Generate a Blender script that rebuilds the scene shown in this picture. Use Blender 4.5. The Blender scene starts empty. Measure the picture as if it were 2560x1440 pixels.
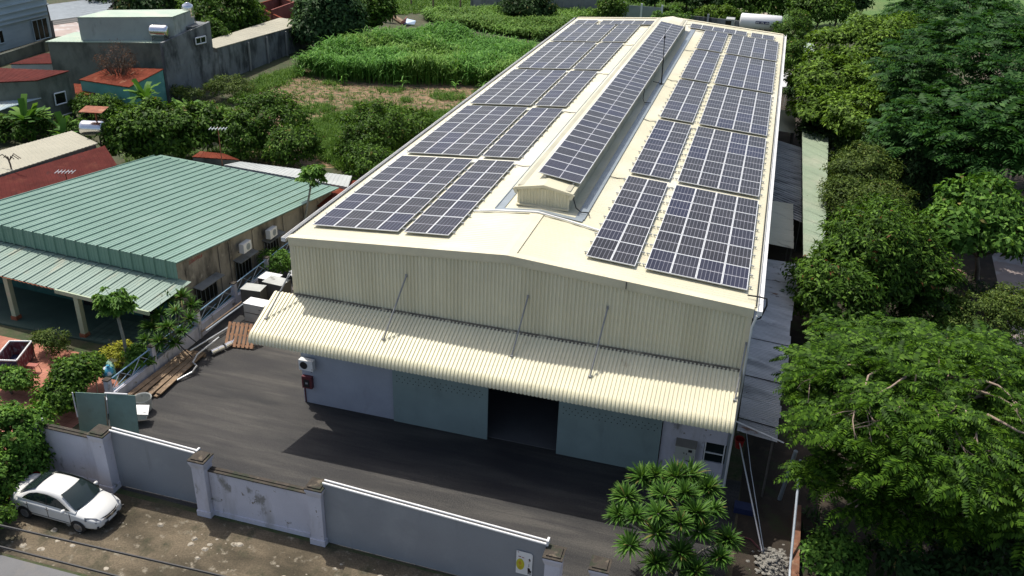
import bpy, math, random
import numpy as np
from mathutils import Vector, Matrix, Euler
random.seed(7); RNG = np.random.default_rng(7)
SC = bpy.context.scene
COL = SC.collection
R = math.radians

# ---------------- camera, sky, sun, exposure ----------------
cam_data = bpy.data.cameras.new('camera')
cam = bpy.data.objects.new('camera', cam_data); COL.objects.link(cam)
cam.location = (9.2403, -32.6999, 25.0898)
cam.rotation_euler = (1.1034, -0.0311, 0.2839)
cam_data.sensor_width = 36.0
cam_data.lens = 31.484
cam_data.clip_start = 0.1
cam_data.clip_end = 3000
SC.camera = cam

SUN_DIR = Vector((0.42, -0.30, -1.0)).normalized()      # the way the light travels
sun_elev = math.asin(-SUN_DIR.z)
world = bpy.data.worlds.new('World'); SC.world = world; world.use_nodes = True
wn = world.node_tree.nodes; wl_ = world.node_tree.links
for n in list(wn): wn.remove(n)
w_out = wn.new('ShaderNodeOutputWorld'); w_bg = wn.new('ShaderNodeBackground'); w_sky = wn.new('ShaderNodeTexSky')
w_sky.sky_type = 'NISHITA'; w_sky.sun_disc = False
w_sky.sun_elevation = sun_elev
w_sky.sun_rotation = math.atan2(-SUN_DIR.x, -SUN_DIR.y)
w_sky.dust_density = 3.5; w_sky.ozone_density = 0.45
w_bg.inputs['Strength'].default_value = 0.14
wl_.new(w_sky.outputs[0], w_bg.inputs[0]); wl_.new(w_bg.outputs[0], w_out.inputs[0])
sun_data = bpy.data.lights.new('sun', 'SUN'); sun_data.energy = 3.9; sun_data.angle = R(0.5); sun_data.color = (1.0, 0.955, 0.88)
sun = bpy.data.objects.new('sun', sun_data); COL.objects.link(sun)
sun.rotation_euler = SUN_DIR.to_track_quat('-Z', 'Y').to_euler(); sun.location = (-30, 20, 60)
SC.view_settings.view_transform = 'Standard'; SC.view_settings.look = 'None'
SC.view_settings.exposure = 0.24; SC.view_settings.gamma = 1.0; SC.view_settings.use_curve_mapping = False
SC.cycles.max_bounces = 6; SC.cycles.diffuse_bounces = 3; SC.cycles.transparent_max_bounces = 6

# ---------------- materials ----------------
def nt(name):
    m = bpy.data.materials.new(name); m.use_nodes = True
    t = m.node_tree; b = t.nodes['Principled BSDF']
    return m, t, b
def c4(c): return (c[0], c[1], c[2], 1.0)
def mulc(c, k): return tuple(max(0.0, min(1.0, x*k)) for x in c)
def ramp(t, src, lo, hi, ca=(0,0,0), cb=(1,1,1)):
    r = t.nodes.new('ShaderNodeValToRGB'); r.color_ramp.elements[0].position = lo; r.color_ramp.elements[1].position = hi
    r.color_ramp.elements[0].color = c4(ca); r.color_ramp.elements[1].color = c4(cb)
    t.links.new(src, r.inputs[0]); return r.outputs[0]
def noise(t, scale, stretch=(1,1,1), detail=4, coord='pos', rot=0):
    if coord == 'pos': src = t.nodes.new('ShaderNodeNewGeometry').outputs['Position']
    else: src = t.nodes.new('ShaderNodeTexCoord').outputs['Object']
    mp = t.nodes.new('ShaderNodeMapping'); mp.inputs['Scale'].default_value = stretch; mp.inputs['Rotation'].default_value = (0, 0, rot)
    t.links.new(src, mp.inputs[0])
    n = t.nodes.new('ShaderNodeTexNoise'); n.inputs['Scale'].default_value = scale; n.inputs['Detail'].default_value = detail; n.inputs['Roughness'].default_value = 0.6
    t.links.new(mp.outputs[0], n.inputs['Vector']); return n.outputs['Fac']
def mixc(t, fac, a, b, mode='MIX'):
    m = t.nodes.new('ShaderNodeMix'); m.data_type = 'RGBA'; m.blend_type = mode
    if isinstance(fac, (int, float)): m.inputs[0].default_value = fac
    else: t.links.new(fac, m.inputs[0])
    for i, v in ((6, a), (7, b)):
        if isinstance(v, tuple): m.inputs[i].default_value = c4(v)
        else: t.links.new(v, m.inputs[i])
    return m.outputs[2]
def mat(name, col, rough=.6, var=.14, sc=1.2, metal=0.0, bump=0.0, bsc=25, patches=(), fine=.06, spec=.4, coord='pos'):
    """patches: (colour, scale, lo, hi, stretch) laid over the base by thresholded noise."""
    m, t, b = nt(name)
    c = mixc(t, ramp(t, noise(t, sc, coord=coord), .3, .7), mulc(col, 1-var), mulc(col, 1+var))
    for p in patches:
        c = mixc(t, ramp(t, noise(t, p[1], p[4] if len(p) > 4 else (1,1,1), 6, coord), p[2], p[3]), c, p[0])
    if fine:
        c = mixc(t, 1.0, c, ramp(t, noise(t, 45, detail=2, coord=coord), .3, .7, (1-fine*2,)*3, (1,1,1)), 'MULTIPLY')
    t.links.new(c, b.inputs['Base Color'])
    b.inputs['Roughness'].default_value = rough; b.inputs['Metallic'].default_value = metal; b.inputs['Specular IOR Level'].default_value = spec
    if bump:
        bp = t.nodes.new('ShaderNodeBump'); bp.inputs['Strength'].default_value = bump; bp.inputs['Distance'].default_value = .03
        t.links.new(noise(t, bsc, coord=coord), bp.inputs['Height']); t.links.new(bp.outputs[0], b.inputs['Normal'])
    return m
def leafmat(name, a, b_, c, trans=.28, rough=.6, spec=.14):
    """each leaf is one mesh island and takes its own green"""
    m, t, b = nt(name)
    g = t.nodes.new('ShaderNodeNewGeometry')
    r = t.nodes.new('ShaderNodeValToRGB'); cr = r.color_ramp
    cr.elements[0].color = c4(a); cr.elements[1].color = c4(c); e = cr.elements.new(.55); e.color = c4(b_)
    t.links.new(g.outputs['Random Per Island'], r.inputs[0])
    big = mixc(t, ramp(t, noise(t, .35, detail=2), .35, .65), (.72,.78,.7), (1,1,1))
    col = mixc(t, 1.0, r.outputs[0], big, 'MULTIPLY')
    t.links.new(col, b.inputs['Base Color']); b.inputs['Roughness'].default_value = rough; b.inputs['Specular IOR Level'].default_value = spec
    tr = t.nodes.new('ShaderNodeBsdfTranslucent'); t.links.new(mixc(t, 1.0, col, (1,1,.55), 'MULTIPLY'), tr.inputs[0])
    ms = t.nodes.new('ShaderNodeMixShader'); ms.inputs[0].default_value = trans
    t.links.new(b.outputs[0], ms.inputs[1]); t.links.new(tr.outputs[0], ms.inputs[2])
    t.links.new(ms.outputs[0], t.nodes['Material Output'].inputs[0])
    return m

CREAM = (.73, .675, .485)
M = {}
M['cream_roof'] = mat('cream painted roof sheet', (.61,.572,.405), .45, .06, .25, patches=(((.52,.47,.34), .7, .58, .80, (.35,1,1)), ((.69,.66,.54), .12, .50, .70), ((.40,.33,.22), 1.6, .72, .80, (.25,1,1))), spec=.45)
M['cream'] = mat('cream painted steel sheet', CREAM, .5, .05, .5, patches=(((.68,.625,.44), 1.1, .50, .56, (1,1,.02)), ((.57,.51,.345), 2.0, .60, .90, (1,1,.25)), ((.38,.30,.19), 5, .72, .80, (1,1,.12))))
M['cream_canopy'] = mat('cream canopy sheet with dirt', (.69,.645,.455), .5, .07, .6, patches=(((.34,.27,.15), 1.6, .66, .80, (1,.35,1)), ((.45,.40,.20), 6, .68, .78)))
M['cream_trim'] = mat('cream folded trim', (.68,.62,.44), .5, .08, .7, patches=(((.36,.31,.2), 2.0, .66, .85),))
M['white_paint'] = mat('white painted steel', (.72,.72,.70), .4, .06, 2)
M['alu'] = mat('aluminium', (.70,.71,.71), .35, .05, 3, metal=.0, spec=.6)
M['steel'] = mat('galvanised steel', (.50,.52,.53), .4, .12, 3, metal=.6)
M['stainless'] = mat('bright stainless steel', (.74,.74,.74), .22, .06, 3, metal=.95)
M['darksteel'] = mat('dark weathered steel', (.10,.09,.08), .6, .2, 4)
M['black'] = mat('black rubber', (.012,.012,.013), .5, .1, 5)
M['flash'] = mat('grey zinc flashing', (.30,.34,.36), .4, .1, 1.5, metal=.35)
M['wall_blue'] = mat('pale blue grey plaster', (.34,.37,.42), .75, .07, .7, bump=.1, patches=(((.27,.29,.31), 1.4, .62, .85, (1,1,.3)),))
M['door_green'] = mat('grey green painted steel door', (.225,.30,.29), .5, .08, .8, patches=(((.16,.21,.2), 1.8, .6, .85, (1,1,.3)),))
M['white_wall'] = mat('white plaster stained grey', (.56,.55,.60), .8, .06, .8, bump=.12, patches=(((.37,.355,.35), 1.5, .52, .78, (1,1,.22)), ((.20,.17,.13), 3.2, .66, .69), ((.25,.24,.225), 1.8, .60, .68, (1,1,.5)), ((.13,.13,.09), 1.2, .66, .74, (.6,1,1.5))))
M['cap_stone'] = mat('mossy dark coping', (.055,.045,.034), .9, .35, 4, bump=.5, patches=(((.16,.13,.09), 3, .58, .72), ((.03,.035,.02), 2, .5, .6)))
M['gate'] = mat('grey painted gate sheet', (.255,.27,.285), .5, .06, .7, patches=(((.32,.335,.345), .5, .52, .75), ((.17,.175,.18), 1.6, .62, .82, (1,1,.12)), ((.22,.17,.12), 4, .72, .78, (1,1,.4))))
M['asphalt'] = None
M['concrete'] = mat('weathered concrete', (.26,.255,.24), .85, .15, .8, bump=.25, patches=(((.10,.10,.09), 1.0, .55, .8, (1,1,.35)),))
M['concrete_dark'] = mat('dark damp concrete', (.20,.21,.21), .85, .25, .5, bump=.25, patches=(((.05,.055,.055), .7, .46, .64, (1,1,.45)), ((.24,.24,.23), 1.3, .62, .8)))
M['rubber_floor'] = mat('interior floor', (.12,.12,.12), .7, .1, 1)

# ---------------- geometry helpers ----------------
def wloc(o):
    v = Vector((0,0,0))
    while o is not None: v += o.location; o = o.parent
    return v
class MB:
    def __init__(s): s.v = []; s.f = []; s.m = []
    def add(s, vs, fs, mi=0):
        k = len(s.v); s.v += [tuple(x) for x in vs]; s.f += [tuple(i+k for i in f) for f in fs]; s.m += [mi]*len(fs)
    def bb(s, x0, y0, z0, x1, y1, z1, mi=0):
        x0,x1 = sorted((x0,x1)); y0,y1 = sorted((y0,y1)); z0,z1 = sorted((z0,z1))
        s.add([(x0,y0,z0),(x1,y0,z0),(x1,y1,z0),(x0,y1,z0),(x0,y0,z1),(x1,y0,z1),(x1,y1,z1),(x0,y1,z1)],
              [(3,2,1,0),(4,5,6,7),(0,1,5,4),(1,2,6,5),(2,3,7,6),(3,0,4,7)], mi)
    def box(s, c, d, rot=None, mi=0):
        a,b,e = d[0]/2, d[1]/2, d[2]/2; c = Vector(c)
        if rot is None: q = Matrix.Identity(3)
        elif isinstance(rot, (int, float)): q = Matrix.Rotation(rot, 3, 'Z')
        elif isinstance(rot, Matrix): q = rot
        else: q = Euler(rot).to_matrix()
        vs = [c + q @ Vector(p) for p in [(-a,-b,-e),(a,-b,-e),(a,b,-e),(-a,b,-e),(-a,-b,e),(a,-b,e),(a,b,e),(-a,b,e)]]
        s.add(vs, [(3,2,1,0),(4,5,6,7),(0,1,5,4),(1,2,6,5),(2,3,7,6),(3,0,4,7)], mi)
    def slab(s, pts, t, mi=0):
        """polygon (counter clockwise from above/front) thickened backwards by t"""
        p = [Vector(x) for x in pts]; n = (p[1]-p[0]).cross(p[2]-p[0]).normalized()
        k = len(p); q = [x - n*t for x in p]
        s.add(p+q, [tuple(range(k)), tuple(range(2*k-1, k-1, -1))] + [(i, i+k, (i+1)%k+k, (i+1)%k) for i in range(k)], mi)
    def drop(s, pts, z0=0.0, mi=0, top=True):
        """walls from a roof polygon down to z0"""
        k = len(pts); p = [Vector(x) for x in pts]; q = [Vector((x[0],x[1],z0)) for x in pts]
        f = [(i, i+k, (i+1)%k+k, (i+1)%k) for i in range(k)]
        if top: f.append(tuple(range(k)))
        s.add(p+q, f, mi)
    def tube(s, pts, r, n=8, mi=0, r2=None, cap=True):
        p = [Vector(x) for x in pts]; K = len(p); ring = []
        up = Vector((0,0,1))
        prev = None
        for i in range(K):
            d = (p[min(i+1,K-1)] - p[max(i-1,0)]).normalized()
            a = d.cross(up)
            if a.length < 1e-4: a = d.cross(Vector((1,0,0)))
            a.normalize(); b = a.cross(d)
            if prev is not None and a.dot(prev) < 0: a = -a; b = -b
            prev = a
            rr = r if r2 is None else r + (r2-r)*i/(K-1)
            ring += [p[i] + (a*math.cos(2*math.pi*j/n) + b*math.sin(2*math.pi*j/n))*rr for j in range(n)]
        f = [(i*n+j, i*n+(j+1)%n, (i+1)*n+(j+1)%n, (i+1)*n+j) for i in range(K-1) for j in range(n)]
        if cap: f += [tuple(range(n-1,-1,-1)), tuple((K-1)*n+j for j in range(n))]
        s.add(ring, f, mi)
    def lathe(s, c, prof, n=16, axis=(0,0,1), mi=0):
        """prof: (radius, height) along axis from c"""
        ax = Vector(axis).normalized(); a = ax.cross(Vector((0,0,1)))
        if a.length < 1e-3: a = Vector((1,0,0))
        a.normalize(); b = ax.cross(a); c = Vector(c)
        vs = [c + ax*h + (a*math.cos(2*math.pi*j/n)+b*math.sin(2*math.pi*j/n))*r for r,h in prof for j in range(n)]
        K = len(prof)
        f = [(i*n+j, i*n+(j+1)%n, (i+1)*n+(j+1)%n, (i+1)*n+j) for i in range(K-1) for j in range(n)]
        f += [tuple(range(n-1,-1,-1)), tuple((K-1)*n+j for j in range(n))]
        s.add(vs, f, mi)
    def corr(s, O, U, V, pitch, h, prof=((0,0),(.5,0),(.6,1),(.9,1)), mi=0, N=None, segs=1):
        O, U, V = Vector(O), Vector(U), Vector(V)
        if N is None: N = U.cross(V).normalized()
        L = U.length; u = U/L; xs = []
        k = max(1, round(L/pitch)); pt = L/k
        for i in range(k):
            for (t, hh) in prof: xs.append(((i+t)*pt, hh*h))
        xs.append((L, prof[0][1]*h))
        n = len(xs); vs = []
        for j in range(segs+1):
            vs += [O + u*a + N*b + V*(j/segs) for a,b in xs]
        s.add(vs, [(j*n+i, j*n+i+1, (j+1)*n+i+1, (j+1)*n+i) for j in range(segs) for i in range(n-1)], mi)
    def build(s, name, mats, parent=None, smooth=False, at=None):
        me = bpy.data.meshes.new(name)
        off = wloc(parent) if parent is not None else (Vector(at) if at is not None else Vector((0,0,0)))
        ox, oy, oz = off
        me.from_pydata([(a-ox, b-oy, c-oz) for a,b,c in s.v], [], s.f)
        if not isinstance(mats, (list, tuple)): mats = [mats]
        for m in mats: me.materials.append(M[m] if isinstance(m, str) else m)
        if len(mats) > 1: me.polygons.foreach_set('material_index', s.m)
        if smooth: me.polygons.foreach_set('use_smooth', [True]*len(s.f))
        me.update()
        o = bpy.data.objects.new(name, me); COL.objects.link(o)
        if parent is not None: o.parent = parent
        elif at is not None: o.location = at
        return o
def tag(o, label=None, cat=None, group=None, kind=None):
    if label: o['label'] = label
    if cat: o['category'] = cat
    if group: o['group'] = group
    if kind: o['kind'] = kind
    return o
def thing(name, label, cat, loc, group=None):
    o = bpy.data.objects.new(name, None); COL.objects.link(o); o.location = loc; o.empty_display_size = .2
    return tag(o, label, cat, group)
def copy_tree(o, parent=None):
    c = o.copy(); COL.objects.link(c)
    if parent is not None: c.parent = parent
    for ch in [x for x in bpy.data.objects if x.parent == o]: copy_tree(ch, c)
    return c
def part_copy(src, parent, loc, rot=None):
    c = src.copy(); COL.objects.link(c); c.parent = parent; c.location = Vector(loc) - wloc(parent)
    if rot is not None: c.rotation_euler = rot
    return c
def npmesh(name, V, F, mats, parent=None, at=None, mi=None):
    """V (n,3), F (m,4) numpy -> one mesh object"""
    me = bpy.data.meshes.new(name)
    off = np.array(wloc(parent) if parent is not None else (at if at is not None else (0,0,0)), float)
    V = (np.asarray(V, float) - off).astype(np.float32); F = np.asarray(F, np.int32); k = F.shape[1]
    me.vertices.add(len(V)); me.vertices.foreach_set('co', V.ravel())
    me.loops.add(F.size); me.loops.foreach_set('vertex_index', F.ravel())
    me.polygons.add(len(F)); me.polygons.foreach_set('loop_start', np.arange(0, F.size, k, dtype=np.int32))
    for m in (mats if isinstance(mats, (list, tuple)) else [mats]): me.materials.append(M[m] if isinstance(m, str) else m)
    if mi is not None: me.polygons.foreach_set('material_index', np.asarray(mi, np.int32))
    me.update(calc_edges=True); me.validate()
    o = bpy.data.objects.new(name, me); COL.objects.link(o)
    if parent is not None: o.parent = parent
    elif at is not None: o.location = at
    return o
def rvec(n): return RNG.normal(size=(n,3))
def unit(a): return a/np.maximum(np.linalg.norm(a, axis=-1, keepdims=True), 1e-9)
def leafcards(P, D, N, L, W, fold=.25):
    """n leaves: base P, direction D, normal N, length L, width W -> rhombic folded leaves"""
    n = len(P); D = unit(D); S = unit(np.cross(D, N)); N2 = np.cross(S, D)
    L = np.broadcast_to(L, (n,))[:,None]; W = np.broadcast_to(W, (n,))[:,None]
    mid = P + D*L*.45
    a = mid + S*W*.5 + N2*W*fold; b = mid - S*W*.5 + N2*W*fold; tip = P + D*L - N2*L*.12
    V = np.stack([P, a, tip, b], 1).reshape(-1,3)
    F = np.arange(4*n).reshape(n,4)
    return V, F
def straps(P, D, L, W, droop, seg=3, taper=True):
    """n strap leaves bending down"""
    n = len(P); D = unit(D); L = np.broadcast_to(L, (n,)); W = np.broadcast_to(W, (n,))
    up = np.array([0,0,1.0]); S = np.cross(D, up); S = np.where(np.linalg.norm(S,axis=1,keepdims=True)<1e-3, np.array([[1.0,0,0]]), S); S = unit(S)
    V = []; p = P.copy(); d = D.copy()
    for i in range(seg+1):
        t = i/seg
        w = W*(1-.92*t**2 if taper else 1.0)*(0.55+.45*min(1,t*4))
        V += [p + S*w[:,None]*.5, p - S*w[:,None]*.5]
        p = p + d*(L/seg)[:,None]
        d = unit(d - up*np.broadcast_to(droop, (n,))[:,None]/seg)
    V = np.stack(V, 1)                      # n, 2(seg+1), 3
    k = 2*(seg+1); base = (np.arange(n)*k)[:,None]
    F = np.concatenate([base + np.array([[2*i, 2*i+1, 2*i+3, 2*i+2]]) for i in range(seg)], 1).reshape(-1,4)
    return V.reshape(-1,3), F
def inpoly(x, y, poly):
    inside = np.zeros(len(x), bool); j = len(poly)-1
    for i in range(len(poly)):
        xi, yi, xj, yj = poly[i][0], poly[i][1], poly[j][0], poly[j][1]
        c = ((yi > y) != (yj > y)) & (x < (xj-xi)*(y-yi)/((yj-yi) or 1e-9)+xi)
        inside ^= c; j = i
    return inside
def scatter(poly, n):
    xs = [p[0] for p in poly]; ys = [p[1] for p in poly]; out = np.zeros((0,2))
    while len(out) < n:
        q = np.stack([RNG.uniform(min(xs),max(xs),n*2), RNG.uniform(min(ys),max(ys),n*2)],1)
        out = np.concatenate([out, q[inpoly(q[:,0],q[:,1],poly)]])
    return out[:n]
def vnoise(xy, scale, seed=0):
    """cheap smooth value noise in 0..1"""
    r = np.random.default_rng(seed); G = r.random((64,64)); q = xy*scale; i = np.floor(q).astype(int); f = q-i; f = f*f*(3-2*f)
    g = lambda a,b: G[a%64,b%64]
    return (g(i[:,0],i[:,1])*(1-f[:,0])+g(i[:,0]+1,i[:,1])*f[:,0])*(1-f[:,1]) + (g(i[:,0],i[:,1]+1)*(1-f[:,0])+g(i[:,0]+1,i[:,1]+1)*f[:,0])*f[:,1]

# ---------------- the setting ----------------
def sheet(name, poly, z, m, sub=None):
    mb = MB(); mb.add([(p[0],p[1],z) for p in poly], [tuple(range(len(poly)))])
    return tag(mb.build(name, m), kind='structure')
m, t, b = nt('ground earth and grass'); M['ground'] = m
g0 = mixc(t, ramp(t, noise(t, .12), .35, .65), (.060,.075,.028), (.105,.085,.05))
g1 = mixc(t, ramp(t, noise(t, 1.3, detail=6), .45, .6), g0, (.045,.07,.02))
g2 = mixc(t, 1.0, g1, ramp(t, noise(t, 9, detail=5), .25, .75, (.5,.5,.5), (1,1,1)), 'MULTIPLY')
t.links.new(g2, b.inputs['Base Color']); b.inputs['Roughness'].default_value = .95
mb = MB(); mb.add([(-900,-500,0),(900,-500,0),(900,1500,0),(-900,1500,0)], [(0,1,2,3)])
tag(mb.build('ground', 'ground'), kind='structure')

# yard of dark rolled gravel and asphalt with dusty wheel streaks along the front
m, t, b = nt('dark gravel asphalt'); M['asphalt'] = m
a0 = mixc(t, ramp(t, noise(t, .8, (.13,1,1), 6, rot=.04), .38, .64), (.024,.024,.024), (.080,.075,.066))
a1 = mixc(t, ramp(t, noise(t, 2.4, (.06,1,1), 6, rot=.03), .48, .60), a0, (.042,.040,.038))
a2 = mixc(t, ramp(t, noise(t, .28, (.4,1,1), detail=3), .50, .66), a1, (.022,.022,.024))
a3 = mixc(t, 1.0, a2, ramp(t, noise(t, 24, detail=6), .30, .62, (.28,.28,.29), (1.15,1.15,1.15)), 'MULTIPLY')
t.links.new(a3, b.inputs['Base Color']); b.inputs['Roughness'].default_value = .88
bp = t.nodes.new('ShaderNodeBump'); bp.inputs['Strength'].default_value = .6; bp.inputs['Distance'].default_value = .03
t.links.new(noise(t, 30, detail=5), bp.inputs['Height']); t.links.new(bp.outputs[0], b.inputs['Normal'])
sheet('yard', [(-18.3,-8.3),(-9.6,-8.5),(-4.5,-8.6),(6.6,-8.9),(10.6,-7.2),(10.9,0.5),(-10.0,0.5),(-10.0,30),(-18.3,30)], .004, 'asphalt')

# dirt verge between wall and road
m, t, b = nt('dry dirt verge'); M['dirt'] = m
d0 = mixc(t, ramp(t, noise(t, .55, (.6,1,1), 6), .38, .62), (.052,.042,.024), (.150,.118,.075))
d1 = mixc(t, ramp(t, noise(t, 2.2, detail=6), .58, .68), d0, (.24,.21,.155))
d2 = mixc(t, ramp(t, noise(t, 1.1, (1,.7,1), 5), .52, .68), d1, (.045,.044,.022))
d3 = mixc(t, 1.0, d2, ramp(t, noise(t, 14, detail=5), .3, .65, (.6,.6,.6), (1.1,1.1,1.1)), 'MULTIPLY')
t.links.new(d3, b.inputs['Base Color']); b.inputs['Roughness'].default_value = .95
bp = t.nodes.new('ShaderNodeBump'); bp.inputs['Strength'].default_value = .7; bp.inputs['Distance'].default_value = .06
t.links.new(noise(t, 5, detail=6), bp.inputs['Height']); t.links.new(bp.outputs[0], b.inputs['Normal'])
sheet('dirt_verge', [(-60,-13.4),(60,-12.2),(60,-8.95),(8,-8.9),(-60,-8.2)], .004, 'dirt')
M['road'] = mat('grey asphalt road', (.15,.15,.15), .85, .08, .6, bump=.3, bsc=60, patches=(((.21,.19,.16), .5, .55, .8),))
sheet('road', [(-80,-24),(80,-24),(80,-12.25),(-60,-13.45),(-80,-13.8)], .010, 'road')

# brick red paved terrace in the neighbouring garden
m, t, b = nt('worn red paving'); M['redpave'] = m
r0 = mixc(t, ramp(t, noise(t, .9, detail=5), .35, .65), (.33,.125,.075), (.45,.19,.125))
r1 = mixc(t, ramp(t, noise(t, 2.4, detail=6), .60, .72), r0, (.17,.075,.05))
br = t.nodes.new('ShaderNodeTexBrick'); br.inputs['Scale'].default_value = 1.0; br.inputs['Mortar Size'].default_value = .012
br.inputs['Brick Width'].default_value = .4; br.inputs['Row Height'].default_value = .4; br.offset = 0
gp = t.nodes.new('ShaderNodeNewGeometry'); t.links.new(gp.outputs['Position'], br.inputs['Vector'])
br.inputs['Color1'].default_value = (1,1,1,1); br.inputs['Color2'].default_value = (.88,.86,.86,1); br.inputs['Mortar'].default_value = (.55,.5,.5,1)
t.links.new(mixc(t, 1.0, r1, br.outputs[0], 'MULTIPLY'), b.inputs['Base Color']); b.inputs['Roughness'].default_value = .85
sheet('garden_terrace', [(-34,-8.0),(-19.2,-7.9),(-19.0,-2.2),(-21.5,0.2),(-34,0.4)], .004, 'redpave')

# cut crop field: brown stubble soil
m, t, b = nt('stubble soil'); M['soil'] = m
s0 = mixc(t, ramp(t, noise(t, .35, (1,2.2,1), 6), .35, .62), (.20,.125,.070), (.30,.20,.115))
s1 = mixc(t, ramp(t, noise(t, 1.1, (1,1.6,1), 6), .50, .60), s0, (.055,.08,.022))
s2 = mixc(t, 1.0, s1, ramp(t, noise(t, 3.5, (.6,2,1), 6), .3, .62, (.45,.42,.4), (1.1,1.1,1.1)), 'MULTIPLY')
t.links.new(s2, b.inputs['Base Color']); b.inputs['Roughness'].default_value = .95
bp = t.nodes.new('ShaderNodeBump'); bp.inputs['Strength'].default_value = 1.0; bp.inputs['Distance'].default_value = .4
t.links.new(noise(t, 1.1, (.5,1.8,1), 5), bp.inputs['Height']); t.links.new(bp.outputs[0], b.inputs['Normal'])
sheet('field_soil', [(-40.65,41.323),(-43.56,62.97),(-17.217,69.152),(-11.384,47.569),(-19.033,33.491),(-30.014,29.191)], .004, 'soil')
# garden earth under the trees on the right
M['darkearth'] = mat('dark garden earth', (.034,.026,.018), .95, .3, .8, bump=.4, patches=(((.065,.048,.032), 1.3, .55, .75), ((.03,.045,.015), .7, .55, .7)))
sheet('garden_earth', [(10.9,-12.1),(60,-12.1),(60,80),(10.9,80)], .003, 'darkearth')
M['pinkpave'] = mat('pale pink worn paving', (.36,.29,.26), .85, .12, .6, patches=(((.5,.5,.5), .5, .5, .7),))
sheet('courtyard_paving', [(26.238,31.385),(29.72,38.832),(33.932,40.409),(25.966,7.185),(24.347,11.113)], .008, 'pinkpave')
# far farm track and the far fields
M['track'] = mat('pale dirt track', (.34,.29,.22), .9, .1, .3)
sheet('farm_track', [(-15.172,132.55),(-7.826,136.383),(8.508,127.568),(7.661,123.893),(-2.912,129.552)], .006, 'track')
M['meadow'] = mat('bright grass field', (.085,.16,.035), .95, .2, .15, patches=(((.14,.17,.06), .1, .5, .7), ((.05,.10,.025), 1.5, .5, .65)))
sheet('meadow', [(-140,108),(60,108),(120,400),(-300,400)], .003, 'meadow')

# ---------------- the warehouse ----------------
WH, HE, SL, LEN = 10.305, 8.744, 0.0714, 59.74
SA = math.atan(SL)
def roofz(x): return HE + SL*(WH-abs(x))
wh = thing('warehouse', 'long cream metal warehouse with solar panels on its low gable roof', 'warehouse', (0, LEN/2, 0))
for sgn in (-1, 1):
    mb = MB()
    for (y0, y1) in ((0.26, LEN-.05),):
        O = (sgn*WH, y0 if sgn > 0 else y1, HE-.03); U = (0, (y1-y0)*(1 if sgn > 0 else -1), 0)
        mb.corr(O, U, (-sgn*WH, 0, SL*WH), .2, .011, N=Vector((sgn*math.sin(SA),0,math.cos(SA))))
    # solid deck under the sheet so that the roof is closed
    mb.add([(sgn*WH,0.0,HE-.06),(sgn*WH,LEN,HE-.06),(0,LEN,HE-.06+SL*WH),(0,0.0,HE-.06+SL*WH)], [(0,1,2,3)])
    mb.build('roof_slope', 'cream_roof', wh)
# ridge capping, front gable trim (flat cap, face and lower lip), back gable trim
mb = MB()
for sgn in (-1, 1):
    mb.slab([(sgn*.32,.2,roofz(.32)+.012),(0,.2,roofz(0)+.012),(0,5.2,roofz(0)+.012),(sgn*.32,5.2,roofz(.32)+.012)][::sgn], .01)
mb.build('ridge_cap', 'cream_trim', wh)
for sgn in (-1, 1):
    mb = MB(); a, c = sgn*(WH-.12), 0.0
    za, zc = roofz(a)+.035, roofz(c)+.035
    for (y0,y1,h0,h1) in ((-.10,.30,0,-.02),):
        mb.slab([(a,y0,za),(c,y0,zc),(c,y1,zc),(a,y1,za)][::(-sgn)], .012)
    mb.slab([(a,-.102,za-.0),(c,-.102,zc),(c,-.102,zc-.32),(a,-.102,za-.32)][::sgn], .015)
    mb.slab([(a,-.085,za-.325),(c,-.085,zc-.325),(c,-.085,zc-.40),(a,-.085,za-.40)][::sgn], .015)
    mb.build('gable_trim', 'cream_trim', wh)
    mb = MB(); mb.slab([(a,LEN-.3,za),(c,LEN-.3,zc),(c,LEN+.1,zc),(a,LEN+.1,za)][::(-sgn)], .012); mb.build('back_trim', 'cream_trim', wh)
mb = MB(); mb.bb(5.06,-.125,roofz(5.1)-.30,5.10,-.104,roofz(5.1)+.03); mb.build('trim_joint', 'darksteel', wh)
# upper front wall of ribbed sheet, cut to the gable
WI = 10.05
def gable_sheet(y, zb, rib, pitch=.167):
    mb = MB(); k = round(2*WI/pitch); pt = 2*WI/k; xs = []
    for i in range(k):
        for (tt, hh) in ((0,0),(.30,0),(.42,1),(.88,1)): xs.append((-WI+(i+tt)*pt, hh*rib))
    xs.append((WI, 0))
    vs = [(x, y-h, zb) for x,h in xs] + [(x, y-h, roofz(x)-.10) for x,h in xs]; n = len(xs)
    mb.add(vs, [(i,i+1,n+i+1,n+i) for i in range(n-1)]); return mb
gable_sheet(0, 4.4, .04).build('front_wall', 'cream', wh)
for x in (-WI-.02, WI+.02):
    mb = MB(); mb.bb(x-.09,-.06,4.4,x+.09,.1,HE-.08); mb.build('corner_trim', 'cream_trim', wh)
gb = gable_sheet(LEN, 0, .0, 2.0); gb.build('back_wall', 'cream', wh)
for sgn in (-1, 1):
    mb = MB(); mb.corr((sgn*WI,0 if sgn>0 else LEN,0), (0,LEN*sgn,0), (0,0,HE-.05), .4, .03, N=Vector((sgn,0,0))); mb.build('side_wall', 'cream', wh)
mb = MB(); mb.bb(-WI+.02,.05,.006,WI-.02,LEN-.05,.03); mb.build('floor_slab', 'rubber_floor', wh)
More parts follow.
